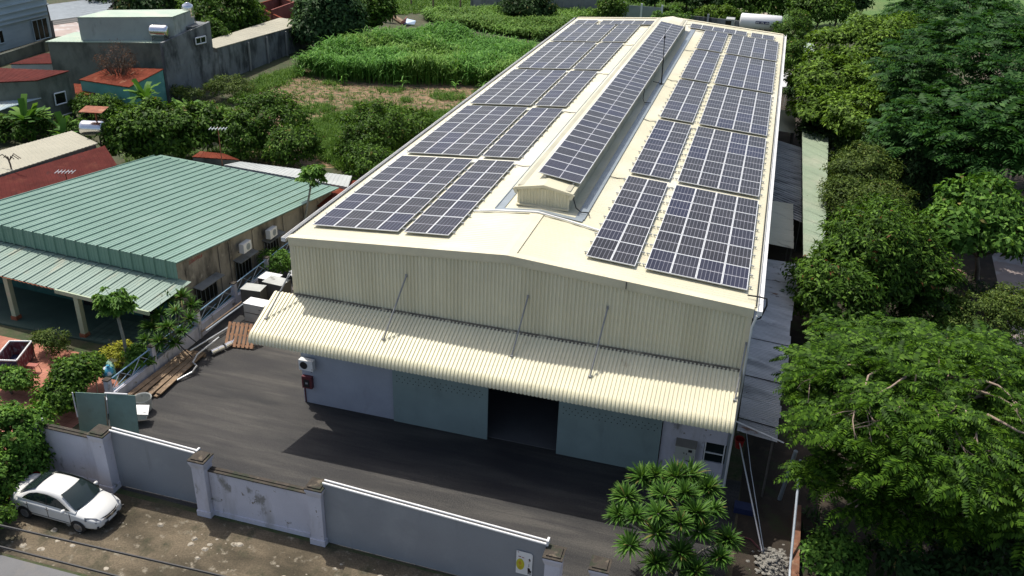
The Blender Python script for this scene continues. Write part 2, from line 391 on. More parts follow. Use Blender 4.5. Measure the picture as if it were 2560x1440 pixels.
# gutters
for sgn in (-1, 1):
    mb = MB(); x = sgn*(WH+.10)
    pr = [(-.11*sgn,0),(-.11*sgn,-.15),(.10*sgn,-.15),(.10*sgn,.03),(.075*sgn,.03),(.075*sgn,-.13),(-.085*sgn,-.13),(-.085*sgn,0)]
    n = len(pr); vs = [(x+a,-.12,HE-.03+b_) for a,b_ in pr]+[(x+a,LEN+.05,HE-.03+b_) for a,b_ in pr]
    mb.add(vs, [(i,(i+1)%n,(i+1)%n+n,i+n) for i in range(n)])
    mb.bb(x-.11,-.125,HE-.19,x+.10,-.115,HE); mb.build('gutter', 'white_paint', wh)
    mb = MB(); mb.tube([(x-.16*sgn,.3,HE+.02),(x-.16*sgn,LEN*.5,HE+.03),(x-.16*sgn,LEN-.3,HE+.02)], .028, 6); mb.build('cable_run', 'black', wh)
# downpipe at the front right corner
mb = MB(); mb.tube([(10.32,-.13,HE-.2),(10.20,-.14,8.0),(10.20,-.14,5.5),(10.18,-.2,3.0),(10.18,-.2,.05)], .055, 8); mb.build('downpipe', 'white_paint', wh)
mb = MB(); mb.tube([(9.85,.9,roofz(9.85)+.1),(10.25,.9,HE+.14),(10.62,.9,HE+.1),(10.66,.9,HE-.2),(10.5,.9,HE-.8),(10.18,.9,HE-1.0)], .035, 8); mb.build('elbow_pipe', 'black', wh)
# flashing where the canopy meets the wall
mb = MB(); mb.bb(-WI-.05,-.10,5.895,WI+.05,-.045,5.99,0); mb.bb(-WI-.05,-.16,5.885,WI+.05,-.101,5.91,0)
mb.build('canopy_flashing', mat('dark stained flashing', (.16,.14,.11), .7, .3, 2, patches=(((.45,.41,.30), 1.5, .55, .7),)), wh)
# ribbed canopy with its rolled-down lip
path = [(-.05, 5.90)] + [(-.05-2.30*k/5, 5.90-.92*k/5) for k in range(1,6)]
y0, z0 = path[-1]; a0 = math.atan2(-.92, -2.30)
for k in range(1, 8):
    th = k/7*math.radians(66); 
    y0 -= .075*math.cos(math.atan(.4)+th); z0 -= .075*math.sin(math.atan(.4)+th); path.append((y0, z0))
LIPY, LIPZ = path[-1]
CX0, CX1 = -11.15, 10.12
k = round((CX1-CX0)/.167); pt = (CX1-CX0)/k; xs = []
for i in range(k):
    for (tt, hh) in ((0,0),(.26,0),(.40,1),(.86,1)): xs.append((CX0+(i+tt)*pt, hh*.045))
xs.append((CX1,0)); n = len(xs); mb = MB(); vs = []
for i,(yy,zz) in enumerate(path):
    p, q = path[max(i-1,0)], path[min(i+1,len(path)-1)]
    ty, tz = q[0]-p[0], q[1]-p[1]; L_ = math.hypot(ty,tz); ny, nz = tz/L_, -ty/L_
    vs += [(x, yy+ny*h, zz+nz*h) for x,h in xs]
mb.add(vs, [(j*n+i, (j+1)*n+i, (j+1)*n+i+1, j*n+i+1) for j in range(len(path)-1) for i in range(n-1)])
mb.build('canopy', 'cream_canopy', wh)
mb = MB()
for x in np.linspace(-10.9, 9.9, 9): mb.tube([(x,-.06,5.78),(x,-2.4,4.86)], .03, 6)
mb.bb(CX0+.05,-2.42,4.80,CX1-.05,-2.36,4.86); mb.bb(CX0+.05,-1.2,5.30,CX1-.05,-1.14,5.36)
mb.build('canopy_frame', 'steel', wh)
M['rod'] = mat('weathered grey rod', (.27,.27,.26), .6, .2, 4)
# tie rods carrying the canopy
for (top, bot) in (((-10.25,-.06,7.0),(-10.75,-1.62,5.33)), ((-4.54,-.06,7.79),(-5.03,-1.62,5.33)), ((.98,-.06,7.73),(.70,-1.30,5.45)), ((4.40,-.06,7.81),(4.15,-1.62,5.33)), ((10.1,-.06,7.2),(10.0,-1.5,5.36))):
    mb = MB(); mb.tube([top, bot], .036, 7); mb.box(top, (.09,.05,.14)); mb.box((bot[0],bot[1],bot[2]+.02), (.12,.12,.06)); mb.build('tie_rod', 'rod', wh)
# lower front: plaster bays, two sliding doors and the open doorway
mb = MB(); mb.bb(-WI-.02,-.06,0,-5.30,.10,4.9); mb.build('plaster_bay', 'wall_blue', wh)
mb = MB(); mb.bb(7.25,-.05,0,9.10,.10,4.9); mb.bb(9.10,-.05,0,10.02,.10,1.12); mb.bb(9.10,-.05,2.12,10.02,.10,4.9); mb.build('plaster_bay', 'white_wall', wh)
mb = MB(); mb.bb(-5.30,-.02,2.85,7.25,.08,4.9); mb.build('door_lintel', 'darksteel', wh)
M['hole'] = mat('punched hole', (.008,.01,.01), .8, 0, 1, fine=0)
def sliding_door(x0, x1, label):
    d = thing('sliding_door', label, 'door', ((x0+x1)/2, -.17, 0), 'sliding doors of the warehouse')
    mb = MB(); mb.bb(x0,-.20,.03,x1,-.14,2.95); mb.build('door_leaf', 'door_green', d)
    mb = MB()
    for r_ in range(3):
        for i in range(int((x1-x0)/.27)):
            x = x0+.22+i*.27+(r_%2)*.12
            if x < x1-.12: mb.lathe((x,-.2,2.62-r_*.16), [(.026,0),(.026,.004)], 8, (0,-1,0))
    mb.build('vent_hole', 'hole', d)
    mb = MB(); mb.bb(x0-.02,-.21,2.95,x1+.02,-.12,3.05); mb.build('hanger_rail', 'darksteel', d)
    return d
sliding_door(-5.30, -.64, 'grey green sliding door with vent holes, left of the open doorway')
sliding_door(2.65, 7.22, 'grey green sliding door with vent holes, right of the open doorway')
# small window and its frame at the right bay
mb = MB(); mb.bb(9.10,.02,1.12,10.02,.06,2.12,0); w_ = mb.build('window', mat('dark window glass', (.012,.02,.02), .1, .1, 2), wh)
mb = MB(); mb.bb(9.12,-.07,1.10,9.17,.0,2.14); mb.bb(9.93,-.07,1.10,9.98,.0,2.14); mb.bb(9.17,-.07,1.58,9.93,-.01,1.62); mb.build('frame', 'white_paint', w_)
mb = MB(); mb.bb(10.03,-.16,0,10.13,-.06,4.3); mb.build('corner_post', 'flash', wh)

# ---------------- ridge ventilator ----------------
MY0, MY1, MZ = 6.0, 54.3, 10.30
mb = MB(); mb.bb(-1.28,MY0+.06,9.2,1.26,MY1-.06,MZ+.05)
for i in range(1, 24): mb.bb(1.262,MY0+i*2,9.45,1.275,MY0+i*2+.03,10.2)
rv = thing('ridge_ventilator', 'long raised cream ventilator running along the warehouse ridge', 'ridge ventilator', (0, 30, 9.3))
mb.build('side_wall', mat('dull cream louvre wall', (.42,.40,.30), .6, .12, .7, patches=(((.10,.10,.09), 1.5, .64, .74, (1,.4,1)),)), rv)
mb = MB(); mb.corr((-1.28,MY0,9.35), (2.54,0,0), (0,0,.97), .16, .03, N=Vector((0,-1,0)))
vs = [(-1.28,MY0,10.3),(0,MY0,10.5),(1.26,MY0,10.3)]; mb.add(vs, [(0,2,1)])
mb.build('front_panel', 'cream', rv)
mb = MB()
for sgn in (-1, 1):
    mb.slab([(sgn*1.44,MY0-.12,10.27),(0,MY0-.12,10.54),(0,MY1,10.54),(sgn*1.44,MY1,10.27)][::-sgn], .02)
    mb.slab([(sgn*1.44,MY0-.10,10.268),(sgn*1.44,MY1,10.268),(sgn*1.40,MY1,10.12),(sgn*1.40,MY0-.10,10.12)][::-sgn], .015)
mb.build('cap_roof', 'cream_roof', rv)
mb = MB()
for sgn in (-1, 1):
    mb.slab([(sgn*1.38,MY0-.135,10.26),(0,MY0-.135,10.52),(0,MY0-.135,10.40),(sgn*1.38,MY0-.135,10.14)][::sgn], .012)
    mb.box((sgn*1.36,MY0-.10,10.12),(.16,.10,.28),(0,sgn*.5,0))
mb.build('cap_trim', 'cream_trim', rv)
# zinc gutter frame let into the roof around it
def on(x, dz=.012): return roofz(x)+dz
mb = MB()
for sgn in (-1, 1):
    a, c = sgn*2.12, sgn*1.72
    mb.slab([(a,5.0,on(2.12)),(c,5.0,on(1.72)),(c,55.1,on(1.72)),(a,55.1,on(2.12))][::-sgn], .01)
    mb.slab([(a,4.95,on(2.12,.03)),(0,5.15,on(0,.03)),(0,5.40,on(0,.03)),(a,5.25,on(2.12,.03))][::-sgn], .01)
    mb.slab([(sgn*2.16,5.2,on(2.16,.05)),(sgn*2.11,5.2,on(2.11,.05)),(sgn*2.11,55,on(2.11,.05)),(sgn*2.16,55,on(2.16,.05))][::-sgn], .05)
mb.build('roof_gutter', 'flash', rv)
mb = MB(); mb.bb(-1.30,5.80,9.42,1.28,6.03,9.47); mb.build('base_flashing', 'cream_trim', rv)
mb = MB(); mb.tube([(1.30,6.6,10.2),(1.36,6.5,9.75),(1.55,6.2,9.5),(1.85,5.9,9.44),(2.2,6.0,9.42),(2.3,5.7,9.42)], .028, 6)
mb.tube([(1.50,27.3,10.2),(1.50,27.0,9.6),(1.65,26.7,9.44),(2.1,26.8,9.43)], .025, 6); mb.build('cable', 'black', rv)

# white conduit along the roof in front of the ventilator
mb = MB(); mb.tube([(-3.0,4.55,on(3.0,.06)),(-1.9,4.8,on(1.9,.06)),(0,4.93,on(0,.07)),(1.4,4.72,on(1.4,.06)),(3.1,4.3,on(3.1,.06))], .05, 8, 0)
tag(mb.build('conduit_pipe', 'white_paint', at=(0,4.9,9.5)), 'thin white conduit crossing the roof ridge in front of the ventilator', 'pipe')

# ---------------- solar panels ----------------
PX, PY, PT_ = 1.06, 2.13, .04
m, t, b = nt('solar cells'); M['cells'] = m
oc = t.nodes.new('ShaderNodeTexCoord'); sx = t.nodes.new('ShaderNodeSeparateXYZ'); t.links.new(oc.outputs['Object'], sx.inputs[0])
def mathn(op, a, b_=None):
    n_ = t.nodes.new('ShaderNodeMath'); n_.operation = op
    for i, v in ((0,a),(1,b_)):
        if v is None: continue
        if isinstance(v, (int,float)): n_.inputs[i].default_value = v
        else: t.links.new(v, n_.inputs[i])
    return n_.outputs[0]
def lines(src, pitch, w, off):
    fr = mathn('FRACT', mathn('ADD', mathn('DIVIDE', src, pitch), off)); d_ = mathn('ABSOLUTE', mathn('SUBTRACT', fr, .5))
    return mathn('LESS_THAN', d_, w/pitch/2)
lx = lines(sx.outputs[0], .1685, .016, 0.5); ly = lines(sx.outputs[1], .0855, .004, .5)
lm = mathn('LESS_THAN', mathn('ABSOLUTE', sx.outputs[1]), .016)
oi = t.nodes.new('ShaderNodeObjectInfo')
cell = t.nodes.new('ShaderNodeValToRGB'); cr = cell.color_ramp; cr.elements[0].color = (.020,.019,.021,1); cr.elements[1].color = (.018,.019,.040,1)
e_ = cr.elements.new(.45); e_.color = (.026,.025,.028,1); e_ = cr.elements.new(.75); e_.color = (.021,.021,.032,1)
t.links.new(oi.outputs['Random'], cell.inputs[0])
c_ = mixc(t, lx, cell.outputs[0], (.24,.24,.27)); c_ = mixc(t, mathn('MULTIPLY', ly, .35), c_, (.22,.22,.26)); c_ = mixc(t, lm, c_, (.55,.55,.58))
dust = ramp(t, noise(t, .5, detail=5), .35, .75, (0,0,0), (.05,.05,.05)); c_ = mixc(t, dust, c_, (.30,.28,.25))
t.links.new(c_, b.inputs['Base Color']); b.inputs['Roughness'].default_value = .28; b.inputs['Specular IOR Level'].default_value = .13
def panel_mesh(w, l):
    mb = MB(); a, b_ = w/2, l/2; fr = .03
    mb.bb(-a,-b_,-PT_,-a+fr,b_,0,0); mb.bb(a-fr,-b_,-PT_,a,b_,0,0); mb.bb(-a+fr,-b_,-PT_,a-fr,-b_+fr,0,0); mb.bb(-a+fr,b_-fr,-PT_,a-fr,b_,0,0)
    mb.add([(-a+fr,-b_+fr,-.004),(a-fr,-b_+fr,-.004),(a-fr,b_-fr,-.004),(-a+fr,b_-fr,-.004)], [(0,1,2,3)], 1)
    mb.add([(-a+fr,-b_+fr,-.034),(a-fr,-b_+fr,-.034),(a-fr,b_-fr,-.034),(-a+fr,b_-fr,-.034)], [(3,2,1,0)], 0)
    o = mb.build('solar_panel', ['alu', 'cells']); me = o.data; bpy.data.objects.remove(o); return me
PANEL = panel_mesh(1.045, 2.11)
def solar_array(label, x0, y0, nc, nr, feet=True):
    c = math.cos(SA); sgn = 1 if x0 > 0 else -1; xc = x0+nc*PX*c/2
    root = thing('solar_array', label, 'solar array', (xc, y0+nr*PY/2, roofz(xc)+.1), 'solar arrays on the roof')
    for j in range(nr):
        for i in range(nc):
            x = x0+(i+.5)*PX*c
            o = bpy.data.objects.new('solar_panel', PANEL); COL.objects.link(o); o.parent = root
            o.location = Vector((x, y0+(j+.5)*PY, roofz(x)+.14+random.uniform(-.004,.004))) - root.location
            o.rotation_euler = (random.uniform(-.003,.003), sgn*SA+random.uniform(-.003,.003), random.uniform(-.002,.002))
    mb = MB(); q = Matrix.Rotation(sgn*SA, 3, 'Y'); W = nc*PX
    for j in range(nr):
        for f in (.23, .77):
            y = y0+(j+f)*PY; ext = .17
            mb.box((xc, y, roofz(xc)+.075), (W+2*ext, .045, .045), q)
            for k_ in range(int(W/1.3)+2):
                x = x0-ext+.06 + k_*(W+2*ext-.12)/(int(W/1.3)+1)
                mb.box((x, y, roofz(x)+.035), (.05,.05,.07), q)
    tag(mb.build('mounting_rail', 'steel', root), kind='stuff')
    mb = MB(); ex = x0+W*c if sgn < 0 else x0
    mb.tube([(ex-sgn*.1,y0+nr*PY-.3,roofz(ex)+.06),(ex-sgn*.5,y0+nr*PY-.35,roofz(ex)+.04),(ex-sgn*.95,y0+nr*PY-.3+random.uniform(-.2,.2),roofz(ex-sgn*.95)+.035)], .02, 6)
    mb.build('cable', 'black', root)
    return root
names5 = ['nearest the front', 'second from the front', 'third from the front', 'fourth from the front', 'fifth from the front']
for k in range(5):
    y = 1.3+k*11.28; nr = 5 if k < 4 else 4
    solar_array('wide four-column solar block on the left roof slope, '+names5[k], -9.69, y, 4, nr)
    solar_array('narrow two-column solar block on the left roof slope, '+names5[k], -5.19, y, 2, nr)
    solar_array('narrow two-column solar block on the right roof slope, '+names5[k], 3.08, y, 2, nr)
    solar_array('wide four-column solar block on the right roof slope, '+names5[k], 5.59, y, 4, nr)
yb = 55.3
solar_array('single row of two solar panels at the back end beside the left gutter', -9.69, yb, 2, 1)
solar_array('single row of five solar panels at the back end, left of the ridge', -7.15, yb, 5, 1)
solar_array('single row of five solar panels at the back end, right of the ridge', 1.55, yb, 5, 1)
solar_array('single row of two solar panels at the back end beside the right gutter', 7.25, yb, 2, 1)
# one row of landscape panels on the ventilator
root = thing('solar_array', 'long strip of solar panels tilted on top of the ridge ventilator', 'solar array', (.5, 28, 10.5), 'solar arrays on the roof')
ta = math.atan2(.30, 2.05)
for j in range(40):
    o = bpy.data.objects.new('solar_panel', PANEL); COL.objects.link(o); o.parent = root
    o.location = Vector((.49, 6.95+(j+.5)*1.075, 10.62+random.uniform(-.003,.003))) - root.location
    o.rotation_euler = Matrix.Rotation(ta, 3, 'Y').to_quaternion().__matmul__(Matrix.Rotation(R(90), 3, 'Z').to_quaternion()).to_euler()
mb = MB()
for x, z in ((-.2,10.62),(1.2,10.42)):
    mb.bb(x-.025,6.9,z-.045,x+.025,50,z)
    for j in range(22): mb.bb(x-.03,7.2+j*2,10.26,x+.03,7.26+j*2,z-.045)
tag(mb.build('mounting_rail', 'steel', root), kind='stuff')
# lightning rod beside the ventilator
lr = thing('lightning_rod', 'tall thin black lightning rod standing beside the ridge ventilator', 'lightning rod', (2.0,32.6,9.35))
mb = MB(); mb.tube([(2.0,32.6,9.35),(1.93,32.7,11.2)], .045, 8); mb.tube([(1.93,32.7,11.2),(1.86,32.8,12.7)], .03, 8); mb.build('pole', 'black', lr)
mb = MB(); mb.lathe((1.86,32.8,12.55), [(.02,0),(.08,.05),(.08,.15),(.02,.22),(.01,.75)], 8); mb.build('tip', 'black', lr)
mb = MB(); mb.tube([(2.0,32.55,9.42),(1.45,32.1,9.6)], .03, 6); mb.box((2.0,32.6,9.37),(.3,.3,.05)); mb.tube([(1.9,32.7,11.0),(1.4,33.6,10.3)], .008, 5); mb.build('bracket', 'black', lr)

# ---------------- street wall, gates, sign ----------------
bw = thing('boundary_wall', 'white plastered street wall with stained pillars and dark coping', 'wall', (-9.9, -8.5, 0))
def pillar(x, y, zt, w=.56, cap=True):
    mb = MB(); h = w/2; mb.bb(x-h,y-h,0,x+h,y+h,zt-.42); mb.bb(x-h-.04,y-h-.04,0,x+h+.04,y+h+.04,.28)
    # flared neck
    a, c = h, h+.075
    vs = [(x+sx*a,y+sy*a,zt-.42) for sx,sy in ((-1,-1),(1,-1),(1,1),(-1,1))]+[(x+sx*c,y+sy*c,zt-.16) for sx,sy in ((-1,-1),(1,-1),(1,1),(-1,1))]
    mb.add(vs, [(0,1,5,4),(1,2,6,5),(2,3,7,6),(3,0,4,7),(4,5,6,7)])
    mb.bb(x-c,y-c,zt-.16,x+c,y+c,zt-.07)
    p = mb.build('pillar', 'white_wall', bw)
    mb = MB(); mb.bb(x-c-.01,y-c-.01,zt-.068,x+c+.01,y+c+.01,zt-.02); mb.bb(x-c+.09,y-c+.09,zt-.02,x+c-.09,y+c-.09,zt+.03); mb.build('cap', 'cap_stone', p)
pillar(-14.65,-8.40,2.92,.60); pillar(-9.95,-8.50,2.82); pillar(-4.85,-8.55,2.80); pillar(4.62,-8.95,2.52); pillar(6.25,-8.75,2.28)
def wall_panel(x0, x1, y, zt):
    mb = MB(); mb.bb(x0,y-.09,0,x1,y+.09,zt); mb.bb(x0,y-.13,.0,x1,y-.091,.22); p = mb.build('wall_panel', 'white_wall', bw)
    mb = MB(); mb.bb(x0+.02,y-.15,zt+.001,x1-.02,y+.14,zt+.05); mb.bb(x0+.05,y-.02,zt+.05,x1-.05,y+.12,zt+.09); mb.build('coping', 'cap_stone', p)
wall_panel(-17.75,-14.97,-8.35,2.44); wall_panel(-9.65,-5.15,-8.45,2.22); wall_panel(6.55,12.3,-8.75,1.5)
mb = MB(); mb.bb(-18.3,-8.62,0,-17.76,-8.1,2.62); p = mb.build('pillar', 'white_wall', bw)
def gate(x0, x1, y0_, y1_, za, zb, label):
    g = thing('sliding_gate', label, 'gate', ((x0+x1)/2, (y0_+y1_)/2, 0), 'grey sliding gates of the street wall')
    mb = MB(); mb.slab([(x0,y0_,.06),(x1,y1_,.06),(x1,y1_,zb),(x0,y0_,za)], .05); mb.build('gate_panel', 'gate', g)
    mb = MB(); mb.tube([(x0,y0_-.01,za+.04),(x1,y1_-.01,zb+.04)], .045, 8); mb.tube([(x0,y0_+.16,za+.05),(x1,y1_+.16,zb+.05)], .04, 8)
    mb.bb(x1-.05,y1_-.05,zb,x1+.03,y1_+.18,zb+.22); mb.build('top_rail', 'white_paint', g)
    mb = MB()
    for i in range(int((x1-x0)/.9)+1):
        x = x0+.1+i*.9; f = (x-x0)/(x1-x0); z = za+(zb-za)*f; yy = y0_+(y1_-y0_)*f
        mb.bb(x-.02,yy+.052,.1,x+.02,yy+.1,z-.02)
    mb.build('stiffener', 'gate', g)
    return g
gate(-14.33,-10.25,-8.25,-8.25,2.86,2.66,'shorter grey sheet gate between two pillars, behind the parked white car')
gate(-4.55,4.32,-8.62,-8.78,2.95,2.60,'longer grey sheet gate with a double white rail and a poster on it')
# poster on the long gate: white board, yellow disc with a bulb drawing, a printed clerk with a case
sg = thing('poster', 'small white poster with yellow disc and printed man fixed on the long grey gate', 'poster', (3.5,-8.82,1.5))
y = -8.815
mb = MB(); vs = [(3.19,y,2.06),(3.19,y,1.00),(3.80,y,.98),(3.80,y,1.98),(3.74,y,2.04)]; mb.slab(vs, .012, 0)
M['poster_white'] = mat('poster white', (.72,.72,.70), .4, .03, 3, fine=.02); M['poster_yellow'] = mat('poster yellow', (.52,.47,.03), .5, .1, 6)
M['ink'] = mat('dark ink', (.02,.015,.018), .5, 0, 1, fine=0); M['redink'] = mat('red ink', (.25,.02,.02), .5, 0, 1, fine=0); M['orangeink'] = mat('orange ink', (.50,.28,.03), .5, 0, 1, fine=0)
M['skin_print'] = mat('printed skin', (.55,.42,.36), .5, 0, 1, fine=0)
mb.build('board', 'poster_white', sg)
mb = MB(); yy = y-.003
mb.add([(3.35+.155*math.cos(a),yy,1.45+.27*math.sin(a)) for a in np.linspace(0,2*math.pi,25)[:-1]], [tuple(range(24))][::1], 0)
mb.build('yellow_disc', 'poster_yellow', sg)
mb = MB(); yy = y-.005
for i,(x,z,w,h) in enumerate([(3.27,1.80,.10,.035),(3.40,1.78,.09,.03),(3.24,2.0,.04,.03)]): mb.add([(x,yy,z),(x+w,yy,z-.01),(x+w,yy,z-.01+h),(x,yy,z+h)], [(0,1,2,3)])
mb.build('red_lettering', 'redink', sg)
mb = MB()
mb.add([(3.34+.06*math.cos(a),yy,1.50+.09*math.sin(a)) for a in np.linspace(0,2*math.pi,15)[:-1]], [tuple(range(14))])
for z in (1.33,1.28): mb.add([(3.28,yy,z),(3.40,yy,z-.01),(3.40,yy,z+.02),(3.28,yy,z+.03)], [(0,1,2,3)])
mb.build('orange_print', 'orangeink', sg)
mb = MB()
def fp(p): mb.add([(3.5+a*.28,yy,1.02+b_*.80) for a,b_ in p], [tuple(range(len(p)))])
fp([(.55,.93),(.68,.98),(.80,.92),(.82,.84),(.72,.80)]); fp([(.46,.40),(.70,.42),(.66,.05),(.56,.02),(.52,.05)][::1]); fp([(.62,.40),(.80,.38),(.92,.02),(.80,.0),(.70,.2)]); fp([(.72,.28),(.98,.26),(.98,.14),(.74,.17)]); fp([(.60,.68),(.66,.70),(.66,.48),(.59,.47)])
mb.build('printed_man', 'ink', sg)
mb = MB(); fp([(.54,.90),(.68,.80),(.70,.74),(.58,.76)]); mb.build('printed_face', 'skin_print', sg)

# ---------------- parked white car ----------------
M['car_paint'] = mat('white car paint', (.60,.60,.57), .25, .02, 2, fine=.0, spec=.6)
M['car_glass'] = mat('tinted car glass', (.015,.025,.024), .06, .1, 2, fine=0, spec=.6)
M['chrome'] = mat('chrome', (.75,.75,.75), .15, .02, 2, metal=1, fine=0)
M['tyre'] = mat('tyre rubber', (.015,.015,.015), .8, .1, 6)
M['rim'] = mat('alloy rim', (.28,.29,.30), .3, .05, 5, metal=.8)
M['lamp_clear'] = mat('clear headlamp', (.16,.17,.19), .08, .05, 5, fine=0, spec=.8)
M['lamp_red'] = mat('red tail lamp', (.32,.01,.01), .15, .05, 5, fine=0)
car = thing('parked_car', 'white four-door saloon car with tinted windows parked on the dirt by the wall', 'car', (0,0,0))
def car_body():
    # stations: x, half width, sill z, waist z, deck z
    st = [(-2.20,.60,.42,.74,.86),(-2.14,.76,.32,.80,.99),(-1.95,.82,.26,.83,1.03),(-1.55,.845,.24,.85,1.03),(-1.0,.85,.23,.86,1.0),(-.3,.85,.23,.86,.98),(.5,.85,.23,.85,.97),(.95,.845,.23,.84,.96),(1.4,.835,.24,.80,.905),(1.8,.81,.25,.74,.83),(2.03,.755,.26,.67,.74),(2.15,.66,.30,.60,.65),(2.21,.50,.36,.52,.56)]
    vs = []; n = 9
    for (x,w,z0_,zw,zd) in st:
        half = [(0,z0_),(w*.86,z0_),(w*.97,z0_+.06),(w*1.0,z0_+.12),(w*1.005,zw-.05),(w*.985,zw-.005),(w*.95,zw+.03),(w*.80,zd-.015),(w*.45,zd+.015),(0,zd+.025)]
        vs += [(x,-a,b_) for a,b_ in half]+[(x,a,b_) for a,b_ in half[-2:0:-1]]
    k = 18; f = []
    for i in range(len(st)-1):
        for j in range(k): f.append((i*k+j,(i+1)*k+j,(i+1)*k+(j+1)%k,i*k+(j+1)%k))
    f.append(tuple(range(k))); f.append(tuple((len(st)-1)*k+j for j in range(k-1,-1,-1)))
    mb = MB(); mb.add(vs, f); return mb
def subsurf(o, lv=2):
    md = o.modifiers.new('sub', 'SUBSURF'); md.levels = lv; md.render_levels = lv
body = car_body().build('body', 'car_paint', car, smooth=True); subsurf(body)
# cabin shell (paint) with glass set 4 mm proud
def cabin():
    st = [(-1.62,.66,1.0,1.01),(-1.28,.64,.98,1.20),(-.92,.60,.97,1.385),(-.55,.575,.96,1.455),(-.05,.57,.95,1.475),(.35,.575,.95,1.44),(.62,.60,.95,1.33),(.92,.655,.94,1.13),(1.22,.70,.90,.935)]
    vs = []
    for (x,w,zb,zt) in st:
        wb = .80
        half = [(wb,zb-.05),(wb*.985,zb+.02),(w+(wb-w)*.35,zb+(zt-zb)*.55),(w+.02,zt-.06 if zt-zb>.12 else zt-.005),(w*.8,zt-.005),(0,zt+.015)]
        vs += [(x,-a,b_) for a,b_ in half]+[(x,a,b_) for a,b_ in half[-2::-1]]
    k = 11; f = [(i*k+j,(i+1)*k+j,(i+1)*k+j+1,i*k+j+1) for i in range(len(st)-1) for j in range(k-1)]
    mb = MB(); mb.add(vs, f); return mb
cb = cabin().build('roof', 'car_paint', car, smooth=True); subsurf(cb, 1)
def glass(name, pts): 
    mb = MB(); mb.slab(pts, .01); return mb.build(name, 'car_glass', car)
# windscreen and rear window as bowed strips
def bowed(name, xb, zb, wb, xt, zt, wt, bow, off):
    mb = MB(); n = 7; m_ = 4; vs = []
    for j in range(m_+1):
        v = j/m_
        for i in range(n):
            u = -1+2*i/(n-1); w = wb+(wt-wb)*v; bl = bow*(1-u*u)
            vs.append((xb+(xt-xb)*v+bl*(1-.5*v)+off[0], u*w, zb+(zt-zb)*v+off[1]+.035*math.sin(math.pi*v)))
    mb.add(vs, [(j*n+i,j*n+i+1,(j+1)*n+i+1,(j+1)*n+i) for j in range(m_) for i in range(n-1)]); return mb.build(name, 'car_glass', car, smooth=True)
bowed('windscreen', 1.15,.97,.70,.42,1.43,.545,.10,(.025,.02)); bowed('rear_window', -1.58,1.05,.62,-.80,1.435,.53,-.05,(-.02,.012))
for s in (-1, 1):
    pts = [(-1.30,s*.79,1.02),(1.02,s*.79,.985),(.62,s*.735,1.22),(.35,s*.69,1.35),(-.1,s*.665,1.405),(-.6,s*.675,1.385),(-.95,s*.71,1.29),(-1.15,s*.76,1.16)]
    pts = [(a,b_+s*.02,c_) for a,b_,c_ in pts]
    glass('side_window', pts if s < 0 else pts[::-1])
    mb = MB(); mb.add([(-.12,s*.80,1.0),(-.05,s*.80,1.0),(-.09,s*.694,1.40),(-.14,s*.694,1.40)], [(0,1,2,3) if s<0 else (3,2,1,0)])
    mb.slab([(x_,s*(y_)+s*.028,z_) for x_,y_,z_ in [(-.14,.79,1.0),(-.07,.79,1.0),(-.10,.672,1.40),(-.16,.672,1.40)]][::(-s)], .008); mb.build('door_pillar', 'black', car)
    for x in (.02,-1.02):
        mb = MB(); mb.box((x-.12,s*.855,.80),(.17,.035,.03)); mb.build('door_handle', 'chrome', car)
    mb = MB(); mb.lathe((.78,s*.92,1.0), [(.02,-.1),(.075,-.07),(.085,0),(.07,.07),(.02,.1)], 10, (0,1,0)); mb.box((.80,s*.85,.97),(.05,.12,.03)); mb.build('mirror', 'car_paint', car, smooth=True)
    mb = MB(); mb.slab([(x_,s*y_,z_) for x_,y_,z_ in [(1.66,.83,.71),(2.09,.72,.62),(2.17,.52,.62),(2.02,.60,.765),(1.64,.79,.83)]][::(-s)], .04); mb.build('headlight', 'lamp_clear', car)
    mb = MB(); mb.slab([(x_,s*y_,z_) for x_,y_,z_ in [(-2.205,.56,.74),(-2.205,.56,.90),(-2.16,.72,.93),(-1.95,.845,.92),(-1.98,.845,.76),(-2.16,.745,.74)]][::(s)], .05); mb.build('taillight', 'lamp_red', car)
    for x in (-1.28, 1.30):
        mb = MB(); mb.lathe((x,s*.70,.305), [(.20,-.02),(.295,-.01),(.305,.03),(.305,.13),(.285,.165),(.20,.17)], 20, (0,s,0)); w_ = mb.build('wheel', 'tyre', car, smooth=True)
        mb = MB(); mb.lathe((x,s*.865,.305), [(.15,0),(.19,.008),(.18,.014)], 18, (0,s,0)); mb.build('rim', 'black', w_)
        mb = MB()
        for q in range(7):
            a = q*2*math.pi/7; mb.box((x+.10*math.cos(a),s*.885,.305+.10*math.sin(a)), (.17,.02,.04), (0,-a,0))
        mb.lathe((x,s*.875,.305), [(.05,0),(.045,.025)], 10, (0,s,0)); mb.lathe((x,s*.872,.305), [(.185,0),(.20,.01),(.185,.018),(.175,.01)], 18, (0,s,0)); mb.build('spoke', 'rim', w_)
        mb = MB(); vs = []
        n_ = 14
        for q in range(n_+1):
            a = math.pi*q/n_; vs += [(x+.36*math.cos(a),s*.853,.27+.36*math.sin(a)),(x+.31*math.cos(a),s*.856,.27+.31*math.sin(a))]
        mb.add(vs, [(2*q,2*q+1,2*q+3,2*q+2) for q in range(n_)]); mb.build('wheel_arch', 'black', car)
mb = MB(); mb.slab([(2.16,-.50,.56),(2.225,-.2,.53),(2.235,0,.52),(2.195,0,.68),(2.185,-.2,.68),(2.10,-.50,.68)], .04); mb.slab([(2.235,0,.52),(2.225,.2,.53),(2.16,.50,.56),(2.10,.50,.68),(2.185,.2,.68),(2.195,0,.68)], .04); mb.build('grille', 'black', car)
